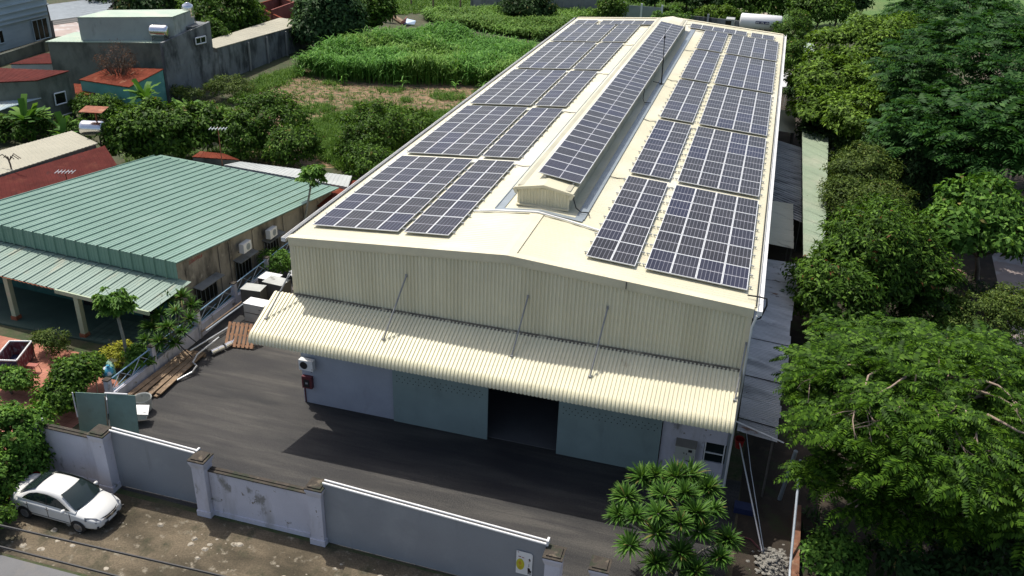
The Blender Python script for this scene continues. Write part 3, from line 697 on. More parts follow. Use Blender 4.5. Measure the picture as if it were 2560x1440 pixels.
mb = MB(); mb.box((2.235,0,.60),(.03,.15,.10)); mb.box((2.20,-.26,.62),(.03,.40,.03),(0,0,-.12)); mb.box((2.20,.26,.62),(.03,.40,.03),(0,0,.12)); mb.build('grille_bar', 'chrome', car)
mb = MB(); mb.box((2.20,0,.38),(.06,.8,.10)); mb.box((2.11,-.66,.40),(.06,.20,.08),(0,0,.5)); mb.box((2.11,.66,.40),(.06,.20,.08),(0,0,-.5)); mb.build('bumper_intake', 'black', car)
for s in (-1, 1):
    mb = MB()
    for x in (.98,-.10,-1.06): mb.box((x,s*.856,.66),(.018,.012,.52))
    mb.box((-.05,s*.857,.41),(2.1,.012,.016)); mb.build('door_seam', 'black', car)
mb = MB(); mb.box((1.19,0,.955),(.06,1.25,.012)); mb.build('wiper_cowl', 'black', car)
mb = MB(); mb.box((2.235,0,.46),(.015,.44,.12)); mb.build('number_plate', 'white_paint', car)
mb = MB(); mb.bb(-1.6,-.62,.16,1.7,.62,.27); mb.build('underbody', 'black', car)
car.location = (-15.28,-10.28,.006); car.rotation_euler = (0,0,R(-1.5))

# overhead service cables in front of the plot
def cable(p, q, sag, r, lab):
    p, q = Vector(p), Vector(q); mb = MB(); mb.tube([p.lerp(q,t_)-Vector((0,0,sag*4*t_*(1-t_))) for t_ in np.linspace(0,1,25)], r, 6)
    tag(mb.build('overhead_cable', 'black', at=p), lab, 'cable', 'cables along the road')
A, B = Vector((-9.608,-17.588,7)), Vector((-2.936,-17.369,7)); d = (B-A).normalized(); cable(A-d*40, B+d*40, 0, .034, 'black overhead cable passing just beyond the front of the parked car')
A, B = Vector((-9.224,-18.294,7)), Vector((-5.495,-18.235,7)); d = (B-A).normalized(); cable(A-d*40, B+d*40, 0, .034, 'black overhead cable over the grey road in the bottom corner')

# loose stones and plaster rubble on the verge
V, F = [], []
rb = MB(); rr = random.Random(3)
def stone(mb, x, y, z, s):
    n = 7; zs = s*rr.uniform(.12,.4); a0 = rr.random()*6
    ring = [(x+s*rr.uniform(.6,1)*math.cos(a0+i*2*math.pi/n), y+s*rr.uniform(.6,1)*math.sin(a0+i*2*math.pi/n)*.8, z) for i in range(n)]
    top = [(x+(p[0]-x)*.6, y+(p[1]-y)*.6, z+zs*rr.uniform(.7,1)) for p in ring]
    mb.add(ring+top, [(i,(i+1)%n,(i+1)%n+n,i+n) for i in range(n)]+[tuple(range(n,2*n))])
for i in range(260):
    x = rr.uniform(-18,9); y = rr.uniform(-13.2,-9.3)
    if vnoise(np.array([[x,y]]),.45,5)[0] > .45 or rr.random()<.12: stone(rb, x, y, .004, rr.choice([.03,.04,.05,.08,.14,.2]))
M['stone'] = mat('pale broken plaster stone', (.36,.32,.25), .9, .25, 6, patches=(((.16,.13,.09), 4, .5, .6),))
tag(rb.build('rubble', 'stone'), kind='stuff')

# units on the warehouse front
def ac_unit(c, w, d, h, face, label, group='air conditioner outdoor units'):
    """face: 'front' (-y) or 'side' (+x)"""
    o = thing('ac_unit', label, 'air conditioner', (c[0],c[1],c[2]), group)
    mb = MB(); x, y, z = c
    if face == 'front':
        mb.bb(x-w/2,y-d/2,z,x+w/2,y+d/2,z+h); o1 = mb.build('casing', 'white_paint', o)
        mb = MB(); mb.lathe((x-w*.14,y-d/2,z+h*.5), [(h*.36,0),(h*.36,.012),(h*.30,.013)], 20, (0,-1,0)); g = mb.build('fan_grille', 'black', o)
        mb = MB(); mb.bb(x+w*.42,y-d/2-.01,z+.08,x+w*.46,y-d/2,z+.13); mb.bb(x-w*.4,y+d/2,z-.05,x-w*.36,y+d/2+.15,z); mb.bb(x-w*.4,y-d/2,z-.05,x-w*.36,y+d/2+.2,z-.001); mb.bb(x+w*.36,y-d/2,z-.05,x+w*.4,y+d/2+.2,z-.001); mb.build('bracket', 'darksteel', o)
    else:
        mb.bb(x-d/2,y-w/2,z,x+d/2,y+w/2,z+h); o1 = mb.build('casing', 'white_paint', o)
        mb = MB(); mb.lathe((x+d/2,y+w*.1,z+h*.5), [(h*.36,0),(h*.36,.012),(h*.30,.013)], 20, (1,0,0)); mb.build('fan_grille', 'flash', o)
        mb = MB(); mb.bb(x-d/2-.2,y-w*.36,z-.05,x+d/2,y-w*.32,z-.001); mb.bb(x-d/2-.2,y+w*.32,z-.05,x+d/2,y+w*.36,z-.001); mb.build('bracket', 'darksteel', o)
    return o
ac_unit((-9.62,-.34,2.12), .72,.28,.54,'front','small white air conditioner unit high under the left end of the canopy')
al = thing('alarm_box', 'dark red alarm box on the left corner of the warehouse front', 'alarm box', (-9.8,-.18,1.0))
M['alarm'] = mat('dark red painted box', (.10,.018,.025), .4, .1, 5)
mb = MB(); mb.bb(-10.02,-.26,.95,-9.50,-.065,1.60); mb.build('box', 'alarm', al)
mb = MB(); mb.bb(-9.93,-.272,1.02,-9.62,-.262,1.45); mb.build('glass_panel', 'black', al)
mb = MB(); mb.box((-9.77,-.277,1.25),(.12,.008,.10)); mb.build('dial', 'flash', al)
mb = MB(); mb.tube([(-9.98,-.1,.95),(-9.97,-.1,.05)], .03, 6); mb.build('conduit', 'alarm', al)
mx = thing('meter_box', 'pale electric meter box with sloping hood on the right of the front wall', 'meter box', (8.35,-.3,1.2))
mb = MB(); mb.bb(7.92,-.36,1.20,8.78,-.055,1.85); mb.build('box', mat('pale grey meter box', (.42,.43,.38), .5, .1, 2), mx)
mb = MB(); mb.slab([(7.90,-.42,1.90),(8.80,-.42,1.90),(8.80,-.055,2.08),(7.90,-.055,2.08)], .03); mb.build('hood', mat('brown grey hood', (.22,.20,.17), .6, .1, 3), mx)
mb = MB(); mb.box((8.55,-.365,1.70),(.16,.01,.13)); mb.box((8.30,-.365,1.55),(.05,.01,.05)); mb.box((8.42,-.365,1.53),(.05,.01,.05)); mb.build('meter_window', 'black', mx)
mb = MB(); mb.tube([(8.2,-.2,1.2),(8.35,-.12,1.05),(8.6,-.1,.95)], .03, 6); mb.build('cable', 'black', mx)

# ---------------- green roofed neighbour house ----------------
M['green_roof'] = mat('pale green roof sheet', (.165,.275,.215), .42, .05, .3, patches=(((.22,.33,.27), .35, .5, .8),), spec=.5)
M['green_roof2'] = mat('dusty green roof sheet', (.20,.28,.23), .5, .08, .8, patches=(((.42,.36,.25), 1.1, .60, .8, (1,.3,1)), ((.25,.13,.07), 2.2, .68, .78)))
M['old_plaster'] = mat('old stained plaster', (.31,.285,.235), .95, .15, .7, bump=.2, spec=.1, patches=(((.085,.08,.07), .8, .44, .66, (1,1,.4)), ((.42,.39,.32), 1.5, .60, .78), ((.05,.045,.04), 2.2, .62, .70, (1,1,.3))))
M['pale_green'] = mat('pale green painted concrete', (.36,.43,.29), .7, .1, 1.2, patches=(((.45,.42,.32), 2, .6, .8),))
M['teal_wall'] = mat('teal painted wall', (.12,.33,.29), .8, .12, .8, patches=(((.22,.42,.38), 1.2, .55, .8), ((.06,.10,.09), 2, .68, .8)))
M['rust'] = mat('rusty iron', (.26,.085,.04), .8, .3, 2.2, patches=(((.42,.26,.15), 1.5, .58, .72), ((.10,.04,.03), 3, .6, .7)))
M['tile_green'] = mat('green grey porch floor tiles', (.045,.08,.062), .6, .15, 1)
M['dark_glass'] = mat('dark window opening', (.012,.014,.013), .25, .1, 2, fine=0)
gh = thing('house', 'low house with broad pale green ribbed roof left of the warehouse yard', 'house', (-25,9,0), 'houses of the neighbours')
GP = ((0,0),(.04,1),(.10,1),(.14,0),(.32,0),(.35,.28),(.40,.28),(.43,0),(.60,0),(.63,.28),(.68,.28),(.71,0))
A0, A1 = Vector((-19.55,4.1,4.15)), Vector((-18.6,21.5,2.50)); B0, B1 = Vector((-35.6,5.3,4.15)), Vector((-34.4,23.2,2.50))
mb = MB(); mb.corr(B0, A0-B0, A1-A0, .78, .075, GP, N=Vector((0,.1,1)).normalized(), segs=1)
mb.slab([B0-Vector((0,0,.05)),A0-Vector((0,0,.05)),A1-Vector((0,0,.05)),B1-Vector((0,0,.05))], .02); mb.build('main_roof', 'green_roof', gh)
dR = Vector((-16.05,1.2,0)).normalized()
mb = MB(); mb.corr(B0+Vector((0,-.03,-1.0)), A0-B0, Vector((0,0,1.03)), .78, .075, GP, N=Vector((-.06,-1,0)).normalized()); mb.build('riser_panel', 'green_roof', gh)
mb = MB(); q0 = Vector((-35.3,2.35,2.78)); q1 = Vector((-19.2,1.10,2.78)); 
mb.corr(q0, q1-q0, Vector((.35,3.12,.30)), .78, .06, GP, N=Vector((0,-.1,1)).normalized()); mb.build('porch_roof', 'green_roof2', gh)
mb = MB(); mb.slab([(-25.4,1.565,2.80),(-19.25,1.09,2.80),(-19.25,1.09,2.58),(-25.4,1.565,2.58)][::-1], -.10); mb.build('eave_beam', 'pale_green', gh)
mb = MB(); mb.corr((-35.2,2.30,2.735),(9.7,-.76,0),(.03,.30,.02),.3,.03,N=Vector((0,0,1))); mb.build('rusty_eave_strip', 'rust', gh)
for (x,y_) in ((-24.15,1.62),(-29.0,2.0)):
    mb = MB(); mb.bb(x-.14,y_-.14,.1,x+.14,y_+.14,2.7); c_ = mb.build('column', 'pale_green', gh)
    mb = MB(); mb.bb(x-.19,y_-.19,0,x+.19,y_+.19,.32); mb.build('column_base', 'rust', c_)
mb = MB(); mb.bb(-35.5,1.3,.0,-19.6,5.2,.10); mb.build('porch_floor', 'tile_green', gh)
tl = MB(); tl.bb(0,0,0,.38,.38,.025); t0 = tl.build('tile', mat('grey green floor tile', (.075,.115,.09), .5, .25, 1.2)); t0.parent = gh; t0.location = Vector((-24.2,1.35,.10))-wloc(gh)
for i in range(11):
    for j in range(6):
        if i == 0 and j == 0: continue
        part_copy(t0, gh, (-24.2+i*.41, 1.35+j*.41+random.uniform(-.01,.01), .10+random.uniform(0,.008)))
W0, W1 = Vector((-19.9,4.5,0)), Vector((-19.1,21.2,0))
mb = MB(); mb.slab([W0,W1,W1+Vector((0,0,2.50)),W0+Vector((0,0,4.05))], .2); mb.slab([(-35,5.5,0),(-20.1,4.5,0),(-20.1,4.5,3.95),(-35,5.5,3.95)], .2); mb.slab([(-35,5.7,0),(-34,22.7,0),(-34,22.7,2.4),(-35,5.7,4.0)][::-1], .2); mb.slab([(-34,22.8,0),(-19.3,21.2,0),(-19.3,21.2,2.42),(-34,22.8,2.42)][::-1], .2)
mb.build('wall', 'old_plaster', gh)
mb = MB(); mb.slab([(-35,5.35,.1),(-20.3,4.36,.1),(-20.3,4.36,2.7),(-35,5.35,2.7)], .04); mb.build('porch_wall', mat('teal wall darkened for porch shade', (.035,.105,.09), .85, .2, .7, patches=(((.07,.15,.13), 1, .55, .7), ((.02,.03,.03), 1.4, .6, .75)), spec=.1), gh)  # darker version of teal_wall: the porch shade is put into its colour
for x in (-22.0,-26.2): 
    mb = MB(); yy = 4.36+(-20.3-x)*.067-.05; mb.bb(x-.5,yy-.06,.1,x+.5,yy,2.1); mb.build('door', 'dark_glass', gh)
def on_wall(y, z, out=0.0):
    f = (y-W0.y)/(W1.y-W0.y); return Vector((W0.x+(W1.x-W0.x)*f+out, y, z))
for i,(ya,yb_,za,zb) in enumerate(((5.75,7.6,.55,1.7),(9.5,11.1,.5,1.75),(12.6,14.2,.5,1.8))):
    mb = MB(); mb.slab([on_wall(ya,za,.02),on_wall(yb_,za,.02),on_wall(yb_,zb,.02),on_wall(ya,zb,.02)], .015); w_ = mb.build('window', 'dark_glass', gh)
    mb = MB()
    for k_ in range(6): 
        y_ = ya+(yb_-ya)*k_/5; mb.tube([on_wall(y_,za,.05),on_wall(y_,zb,.05)], .015, 5)
    mb.build('window_bar', 'flash', w_)
    mb = MB(); mb.slab([on_wall(ya-.15,zb+.22,0),on_wall(ya-.15,zb+.12,.55),on_wall(yb_+.15,zb+.12,.55),on_wall(yb_+.15,zb+.22,0)], .05); mb.build('window_hood', 'concrete_dark', w_)
for y_ in (8.2,9.2,11.6,15,17.5):
    mb = MB(); mb.slab([on_wall(y_-.12,0,.06),on_wall(y_+.12,0,.06),on_wall(y_+.12,4.05-(y_-4.5)*.093-.3,.06),on_wall(y_-.12,4.05-(y_-4.5)*.093-.3,.06)], .06); mb.build('pilaster', 'old_plaster', gh)
# red painted marks high on the wall, unreadable at this distance: letter strokes
mb = MB(); rr = random.Random(5); ya = 5.55
for k_ in range(7):
    y_ = ya+k_*.17
    for (a,b_,w,h) in rr.sample([(0,0,.03,.2),(.09,0,.03,.2),(0,.17,.12,.035),(0,.08,.12,.035),(0,0,.12,.035)], 3):
        z_ = 3.35+b_; mb.slab([on_wall(y_+a,z_,.012),on_wall(y_+a+w,z_,.012),on_wall(y_+a+w,z_+h,.012),on_wall(y_+a,z_+h,.012)], .008)
mb.build('red_lettering', 'redink', gh)
ac_unit(tuple(on_wall(10.1,2.35,.45)), .85,.32,.58,'side','white air conditioner unit on the stained house wall, nearer the street')
ac_unit(tuple(on_wall(12.9,2.15,.45)), .85,.32,.58,'side','white air conditioner unit on the stained house wall, farther from the street')

# ---------------- blue pipe fence on its low wall ----------------
M['blue_pipe'] = mat('faded blue painted pipe', (.16,.30,.44), .5, .2, 2, patches=(((.40,.45,.50), 2, .55, .7),))
M['pale_pipe'] = mat('pale grey blue pipe', (.40,.45,.50), .5, .12, 2)
fe = thing('pipe_fence', 'faded blue pipe truss fence standing on a low white wall along the yard', 'fence', (-18.4,6,0))
FX = -18.4
mb = MB(); mb.bb(FX-.08,-4.2,0,FX+.08,22,.72); mb.bb(FX-.11,-4.2,.721,FX+.11,22,.76); mb.build('low_wall', 'white_wall', fe)
ys = [-3.55,-.25,3.65,7.3,11.0,14.8,18.5,22]
for y_ in ys:
    mb = MB(); mb.bb(FX-.13,y_-.13,0,FX+.13,y_+.13,1.62); p_ = mb.build('post', 'white_wall', fe)
    mb = MB(); mb.bb(FX-.16,y_-.16,1.621,FX+.16,y_+.16,1.68); mb.build('post_cap', 'cap_stone', p_)
    mb = MB(); mb.bb(FX-.17,y_-.06,.8,FX-.131,y_+.06,1.55); mb.build('post_plate', 'blue_pipe', p_)
for a, c in zip(ys[:-1], ys[1:]):
    a += .13; c -= .13; n = 2; L_ = (c-a)/n
    mb = MB(); mb.tube([(FX,a,1.52),(FX,c,1.52)], .035, 7); mb.build('top_pipe', 'blue_pipe', fe)
    mb = MB(); mb.tube([(FX,a,.86),(FX,c,.86)], .026, 6); mb.build('bottom_pipe', 'blue_pipe', fe)
    for k_ in range(n):
        p, q = a+k_*L_, a+(k_+1)*L_
        mb = MB(); mb.tube([(FX,p,.88),(FX,(p+q)/2,1.5)], .022, 6); mb.build('brace', 'pale_pipe', fe)
        mb = MB(); mb.tube([(FX,(p+q)/2,1.5),(FX,q,.88)], .022, 6); mb.build('brace', 'pale_pipe', fe)
        mb = MB(); mb.tube([(FX,p,.88),(FX,q,1.2)], .018, 6); mb.build('brace', 'blue_pipe', fe)

# ---------------- scrap stored along the fence ----------------
M['wood'] = mat('weathered plank wood', (.24,.165,.10), .8, .3, 2.5, patches=(((.10,.07,.045), 2, .55, .7), ((.38,.33,.26), 3, .62, .75)))
M['pallet_wood'] = mat('fresh brown pallet wood', (.42,.23,.13), .75, .18, 3)
M['cab_grey'] = mat('grey sheet metal cabinet', (.40,.41,.38), .45, .12, 1.5, patches=(((.13,.12,.10), 2, .6, .75),))
M['cab_dark'] = mat('dark grubby cabinet', (.085,.08,.072), .6, .2, 2)
M['orange'] = mat('orange plastic', (.55,.23,.03), .5, .1, 3)
lab = ['weathered plank lying along the fence, innermost', 'weathered plank lying along the fence with pale patches', 'weathered plank lying along the fence, second from the yard side', 'dark weathered plank along the fence nearest the yard']
for i in range(4):
    x = -17.95+i*.30; y_ = -3.2+i*.25
    mb = MB(); mb.box((x, y_+2.5, .10+.02*(i%2)+.25-.06*i), (.26,5.0-.3*i,.06), (0,.12,R(-2+1.5*i)))
    for yy in (.4,4.4): mb.box((x,y_+yy,.04+.125-.03*i),(.2,.2,.20-.04*i))
    tag(mb.build('plank', 'wood', at=(x,y_+2.5,.0)), lab[i], 'plank', 'planks along the fence')
def pipe(name, pts, r, m, label, cat='pipe', grp='pipes along the fence'):
    mb = MB(); mb.tube(pts, r, 9); tag(mb.build(name, m, at=pts[0]), label, cat, grp)
pipe('steel_pipe', [(-17.0,3.4,.42),(-17.15,1.6,.34),(-16.95,.9,.30),(-16.6,.7,.28),(-16.55,.2,.2),(-16.9,-.6,.12)], .05, 'steel', 'grey steel pipe with a bent hooked end beside the planks')
pipe('steel_pipe', [(-17.5,1.5,.55),(-16.9,4.4,.60)], .045, 'steel', 'straight grey pipe lying from the planks to the pallet')
pipe('steel_pipe', [(-17.9,3.2,.7),(-17.5,7.0,.9)], .04, 'wood', 'brown pole leaning along the fence behind the pallet')
pipe('steel_pipe', [(-17.75,3.4,.68),(-17.3,7.1,.86)], .04, 'pale_pipe', 'pale pole leaning along the fence behind the pallet')
pipe('steel_pipe', [(-18.2,2.0,1.35),(-17.0,2.3,.15)], .03, 'black', 'black iron bar leaning on the low wall before the pallet')
pipe('steel_pipe', [(-18.2,-.2+1.5,1.2),(-17.1,1.1,.45)], .03, 'black', 'black iron bar leaning on the low wall over the bent pipe')
for k_,(a,b_) in enumerate((((-16.75,2.2,.17),(-16.45,2.95,.17)),((-16.42,3.0,.17),(-16.18,3.7,.2)))):
    mb = MB(); mb.lathe(a, [(.15,0),(.17,.02),(.17,.38),(.155,.40),(.17,.42),(.17,.76),(.15,.78)], 14, Vector(b_)-Vector(a)); tag(mb.build('metal_duct', 'stainless', at=a), ['shiny metal duct lying on the ground, nearer the street','shiny metal duct lying on the ground against the pallet'][k_], 'duct', 'metal ducts by the pallet')
# leaning pallet: slats and bearers are parts
pl = thing('pallet', 'brown wooden pallet leaning beside the metal boxes under the canopy end', 'pallet', (-15.6,3.75,.1))
q = Matrix.Rotation(R(8), 3, 'Z') @ Matrix.Rotation(R(50), 3, 'X'); c0 = Vector((-15.85,3.75,.58))
for i in range(7):
    mb = MB(); mb.box(c0+q@Vector((-.72+i*.24,0,.05)), (.15,1.35,.025), q); mb.build('slat', 'pallet_wood', pl)
for yy in (-.55,0,.55):
    mb = MB(); mb.box(c0+q@Vector((0,yy,-.015)), (1.6,.10,.10), q); mb.build('bearer', 'pallet_wood', pl)
mb = MB(); mb.bb(-15.75,4.25,.02,-14.4,4.5,.62); tag(mb.build('orange_tray', 'orange', at=(-15,4.4,0)), 'bright orange plastic tray standing behind the pallet', 'tray')
# metal boxes and old cabinets
def cabinet(c, d, rz, m, label, top=None, parts='panel'):
    o = thing('metal_cabinet', label, 'cabinet', (c[0],c[1],c[2]), 'discarded metal cabinets')
    mb = MB(); mb.box((c[0],c[1],c[2]+d[2]/2), d, R(rz)); mb.build('casing', m, o)
    q = Matrix.Rotation(R(rz), 3, 'Z'); C_ = Vector(c)
    mb = MB(); mb.box(C_+Vector((0,0,d[2]+.012)), (d[0]+.03,d[1]+.03,.02), R(rz)); mb.build('lid', top or 'white_paint', o)
    mb = MB(); mb.box(C_+q@Vector((0,-d[1]/2-.006,d[2]*.5)), (d[0]*.92,.01,d[2]*.86), R(rz)); mb.build('front_panel', m, o)
    mb = MB(); mb.box(C_+q@Vector((d[0]*.3,-d[1]/2-.02,d[2]*.55)), (.12,.02,.03), R(rz)); mb.build('handle', 'darksteel', o)
    return o
cabinet((-15.75,5.45,0),(1.25,.75,.62),-3,'cab_grey','grey metal cabinet at the bottom of the stack of three','cab_dark')
cabinet((-15.77,5.45,.66),(1.25,.75,.55),-4,'cab_grey','grey metal cabinet in the middle of the stack of three','cab_dark')
cabinet((-15.75,5.45,1.25),(1.27,.77,.52),-2,'cab_grey','grey metal cabinet with pale lid on top of the stack of three')
cabinet((-16.9,7.0,0),(1.2,.8,1.75),4,'cab_dark','tall dark cabinet with framed grey lid beside the blue fence','cab_grey')
cabinet((-16.0,8.0,0),(1.3,.9,1.85),-6,'cab_dark','tall dark cabinet behind the stack of three','cab_grey')
cabinet((-14.6,7.0,0),(.9,.8,1.1),12,'cab_dark','low dark cabinet between the stack and the warehouse wall','cab_dark')
cabinet((-13.4,8.3,0),(.9,.8,1.0),-15,'cab_dark','low dark cabinet close to the warehouse wall','cab_dark')
cabinet((-15.6,10.2,0),(1.0,.9,1.4),20,'cab_grey','grey cabinet with white lid at the back of the scrap')
cabinet((-13.7,11.6,0),(1.3,1.1,1.6),8,'cab_grey','wide grey cabinet beside the wall at the back of the scrap','cab_grey')
cabinet((-17.0,9.0,0),(1.1,.9,1.5),-3,'cab_dark','dark cabinet with pale lid between the blue fence and the tilted hood')
cabinet((-14.2,9.6,0),(1.0,.8,1.5),14,'cab_grey','narrow grey cabinet in front of the wide grey one','cab_grey')
cabinet((-16.6,12.4,0),(1.4,1.0,1.3),-8,'cab_grey','grey cabinet farthest back beside the blue fence')
cabinet((-14.5,5.6,0),(.8,.7,1.0),6,'cab_dark','low dark cabinet tucked under the canopy end','cab_grey')
lc = thing('tilted_box', 'open pale sheet metal hood lying tilted on top of the dark cabinets', 'metal hood', (-15.2,8.6,1.9))
q = Matrix.Rotation(R(20),3,'Z')@Matrix.Rotation(R(40),3,'Y'); mb = MB(); mb.box((-14.95,8.7,1.95),(1.0,.8,.03),q); mb.box(Vector((-14.95,8.7,1.95))+q@Vector((-.5,0,-.2)),(.03,.8,.42),q); mb.box(Vector((-14.95,8.7,1.95))+q@Vector((0,.4,-.2)),(1.0,.03,.42),q); mb.build('sheet', 'alu', lc)
mb = MB(); mb.box((-13.2,9.9,.75),(.7,.5,1.2),(0,.3,.4)); mb.build('side_box', 'cab_grey', lc)
rf = MB()
for k_ in range(46):
    x = rr.uniform(-17.4,-12.4); y_ = rr.uniform(6.2,15); s_ = rr.uniform(.12,.45); rf.box((x,y_,s_*.5),(s_*rr.uniform(.6,2.5),s_*.8,s_),(rr.uniform(-.3,.3),rr.uniform(-.3,.3),rr.uniform(0,3)))
tag(rf.build('scrap_debris', mat('mixed scrap', (.16,.14,.12), .7, .5, 3, patches=(((.45,.25,.22), 2, .62, .66), ((.5,.5,.5), 2.5, .6, .64)))), kind='stuff')

# ---------------- garden things by the street wall ----------------
M['green_board'] = mat('dark green tarpaulin board', (.16,.26,.225), .6, .12, 1.2, patches=(((.14,.22,.19), 2, .55, .75),))
gb_ = thing('green_board', 'dark green sheet screen with white top batten standing behind the street wall', 'screen', (-17.0,-5.6,.9))
for i,(x0,x1,za,zb) in enumerate(((-18.55,-16.95,2.05,2.28),(-16.92,-15.45,2.28,2.45))):
    mb = MB(); mb.slab([(x0,-5.62+.1*i,.05),(x1,-5.6+.1*i,.05),(x1,-5.35+.1*i,zb),(x0,-5.4+.1*i,za)], .03); mb.build('sheet_panel', 'green_board', gb_)
mb = MB(); mb.tube([(-16.95,-5.36,2.34),(-15.8,-5.28,2.47)], .035, 6); mb.tube([(-18.6,-5.5,2.1),(-18.45,-5.66,.9)], .03, 6); mb.build('batten', 'white_paint', gb_)
mb = MB(); mb.tube([(-16.93,-5.42,2.2),(-16.93,-5.68,.1)], .02, 6); mb.build('joint', 'wood', gb_)
wt = thing('white_basin', 'white plastic basin with grey tub lying behind the green screen', 'basin', (-16.8,-3.6,0))
mb = MB(); mb.box((-16.45,-4.05,.66),(.85,.60,.10),(.25,.15,R(30))); mb.box((-16.45,-4.05,.45),(.6,.4,.4),(0,0,R(30))); mb.build('tray', 'white_paint', wt)
mb = MB(); mb.lathe((-16.9,-3.2,0), [(.30,0),(.36,.1),(.42,.7),(.45,.72),(.43,.76),(.39,.72),(.33,.15)], 18); mb.build('tub', 'cab_grey', wt)
# red patterned playpen on the terrace
M['pen_fabric'] = mat('dark red patterned fabric', (.20,.05,.055), .85, .3, 6, patches=(((.34,.26,.24), 5.5, .5, .58, (1,1,.5)),))
M['pen_blue'] = mat('navy patterned fabric', (.035,.04,.09), .85, .3, 5, patches=(((.2,.2,.24), 4, .6, .7),))
pp = thing('playpen', 'folding playpen with white rim and red patterned sides on the red terrace', 'playpen', (-24.9,-2.1,0))
c4_ = [Vector((-25.55,-3.05,0)), Vector((-24.45,-2.75,0)), Vector((-25.15,-.95,0)), Vector((-26.2,-1.3,0))]
Z1 = Vector((0,0,1.0))
for i in range(4):
    a, c = c4_[i], c4_[(i+1)%4]
    mb = MB(); mb.tube([a+Z1,c+Z1], .045, 8); mb.build('rim', 'white_paint', pp)
    mb = MB(); mb.slab([a+Vector((0,0,.12)),c+Vector((0,0,.12)),c+Z1*.96,a+Z1*.96], .02); mb.build('side_panel', 'pen_blue' if i == 0 else 'pen_fabric', pp)
    mb = MB(); mb.tube([a,a+Z1*.97], .03, 6); mb.build('leg', 'darksteel', pp)
mb = MB(); mb.slab([p+Vector((0,0,.2)) for p in c4_], .05); mb.build('mattress', 'pen_blue', pp)
st_ = thing('step_stool', 'small red folding stool frame on the terrace beside the playpen', 'stool', (-24.225,-2.095,0))
M['redsteel'] = mat('red painted tube', (.34,.09,.06), .5, .15, 4)
sx_, sy_, _ = (-24.225,-2.095,0)
mb = MB(); mb.box((sx_,sy_,.42),(.55,.30,.04),R(10)); mb.build('seat', 'redsteel', st_)
for a,c in ((-.25,-.13),(.25,-.13),(-.25,.13),(.25,.13)):
    mb = MB(); mb.tube([(sx_+a,sy_+c,.40),(sx_+a*1.2,sy_+c*1.6,0)], .018, 6); mb.build('leg', 'redsteel', st_)
# green awning board with blue and white sack on it, near the fence end
gx = (-19.353,-2.854,1)
go = thing('propped_board', 'bright green board propped up beside the end of the blue fence', 'board', (gx[0],gx[1],0))
mb = MB(); mb.slab([(-19.894,-2.662,1),(-18.869,-2.358,0.8),(-19.478,-1.766,1.2),(-19.875,-1.604,1.35)], .03); mb.build('green_sheet', mat('bright green sheet', (.06,.21,.13), .5, .1, 2), go)
mb = MB(); mb.tube([(-19.894,-2.662,1),(-19.887,-2.73,-0)], .02, 6); mb.tube([(-19.946,-2.77,1.1),(-19.964,-2.521,1.2)], .035, 6); mb.build('prop', 'pale_green', go)
px_, py_, pz_ = (-19.396,-2.426,1.1)
mb = MB(); mb.lathe((px_,py_,pz_-.05), [(.12,0),(.26,.06),(.30,.18),(.24,.32),(.10,.40),(.05,.46),(.10,.52)], 12, (.25,.1,1))
bg = mb.build('plastic_sack', mat('blue and white plastic', (.75,.78,.78), .4, .05, 2, patches=(((.06,.32,.48), 3.2, .48, .53),)), at=(px_,py_,pz_), smooth=True); tag(bg, 'blue and white plastic sack resting on the bright green board', 'sack')

# ---------------- houses and sheds behind on the left ----------------
M['red_tin'] = mat('dark red tin roof', (.090,.020,.016), .85, .2, 1.0, spec=.08, patches=(((.14,.045,.030), .8, .55, .75), ((.05,.02,.018), 1.5, .6, .75)))
M['rusty_tin'] = mat('rusty red tin roof', (.16,.038,.020), .85, .25, 1.2, patches=(((.33,.17,.10), 1.4, .60, .72, (1,.3,1)), ((.08,.028,.02), 2, .6, .72)), spec=.08)
M['cream_sheet'] = mat('pale fibre cement roof', (.36,.34,.26), .8, .08, .5, patches=(((.28,.28,.21), .7, .6, .8),))
M['mint_roof'] = mat('pale mint roof sheet', (.37,.46,.36), .6, .08, .5, patches=(((.48,.50,.40), .4, .5, .7),))
M['pale_wall'] = mat('pale grey green wall', (.36,.39,.36), .85, .1, .5, patches=(((.15,.17,.15), 1, .58, .8, (1,1,.4)),))
M['moss_wall'] = mat('dark mossy render', (.17,.18,.145), .9, .2, .5, patches=(((.06,.07,.055), .8, .46, .70, (1,1,.5)),))
M['white_old'] = mat('old white wall', (.42,.44,.42), .85, .12, .6, patches=(((.2,.21,.19), 1, .6, .8, (1,1,.4)),))
M['blue_sheet'] = mat('translucent pale blue sheet', (.36,.45,.48), .5, .1, .5, patches=(((.5,.5,.38), .4, .5, .7),))
M['pale_blue'] = mat('pale blue grey cladding', (.52,.60,.60), .7, .06, .3, patches=(((.40,.48,.49), .6, .5, .8, (.3,.3,2)),))
M['brick_wall'] = mat('raw red brick wall', (.24,.075,.055), .9, .15, .8, patches=(((.34,.17,.13), 1.5, .62, .75), ((.10,.04,.03), .6, .58, .75)))
def up(p, dz): return (p[0],p[1],p[2]+dz)
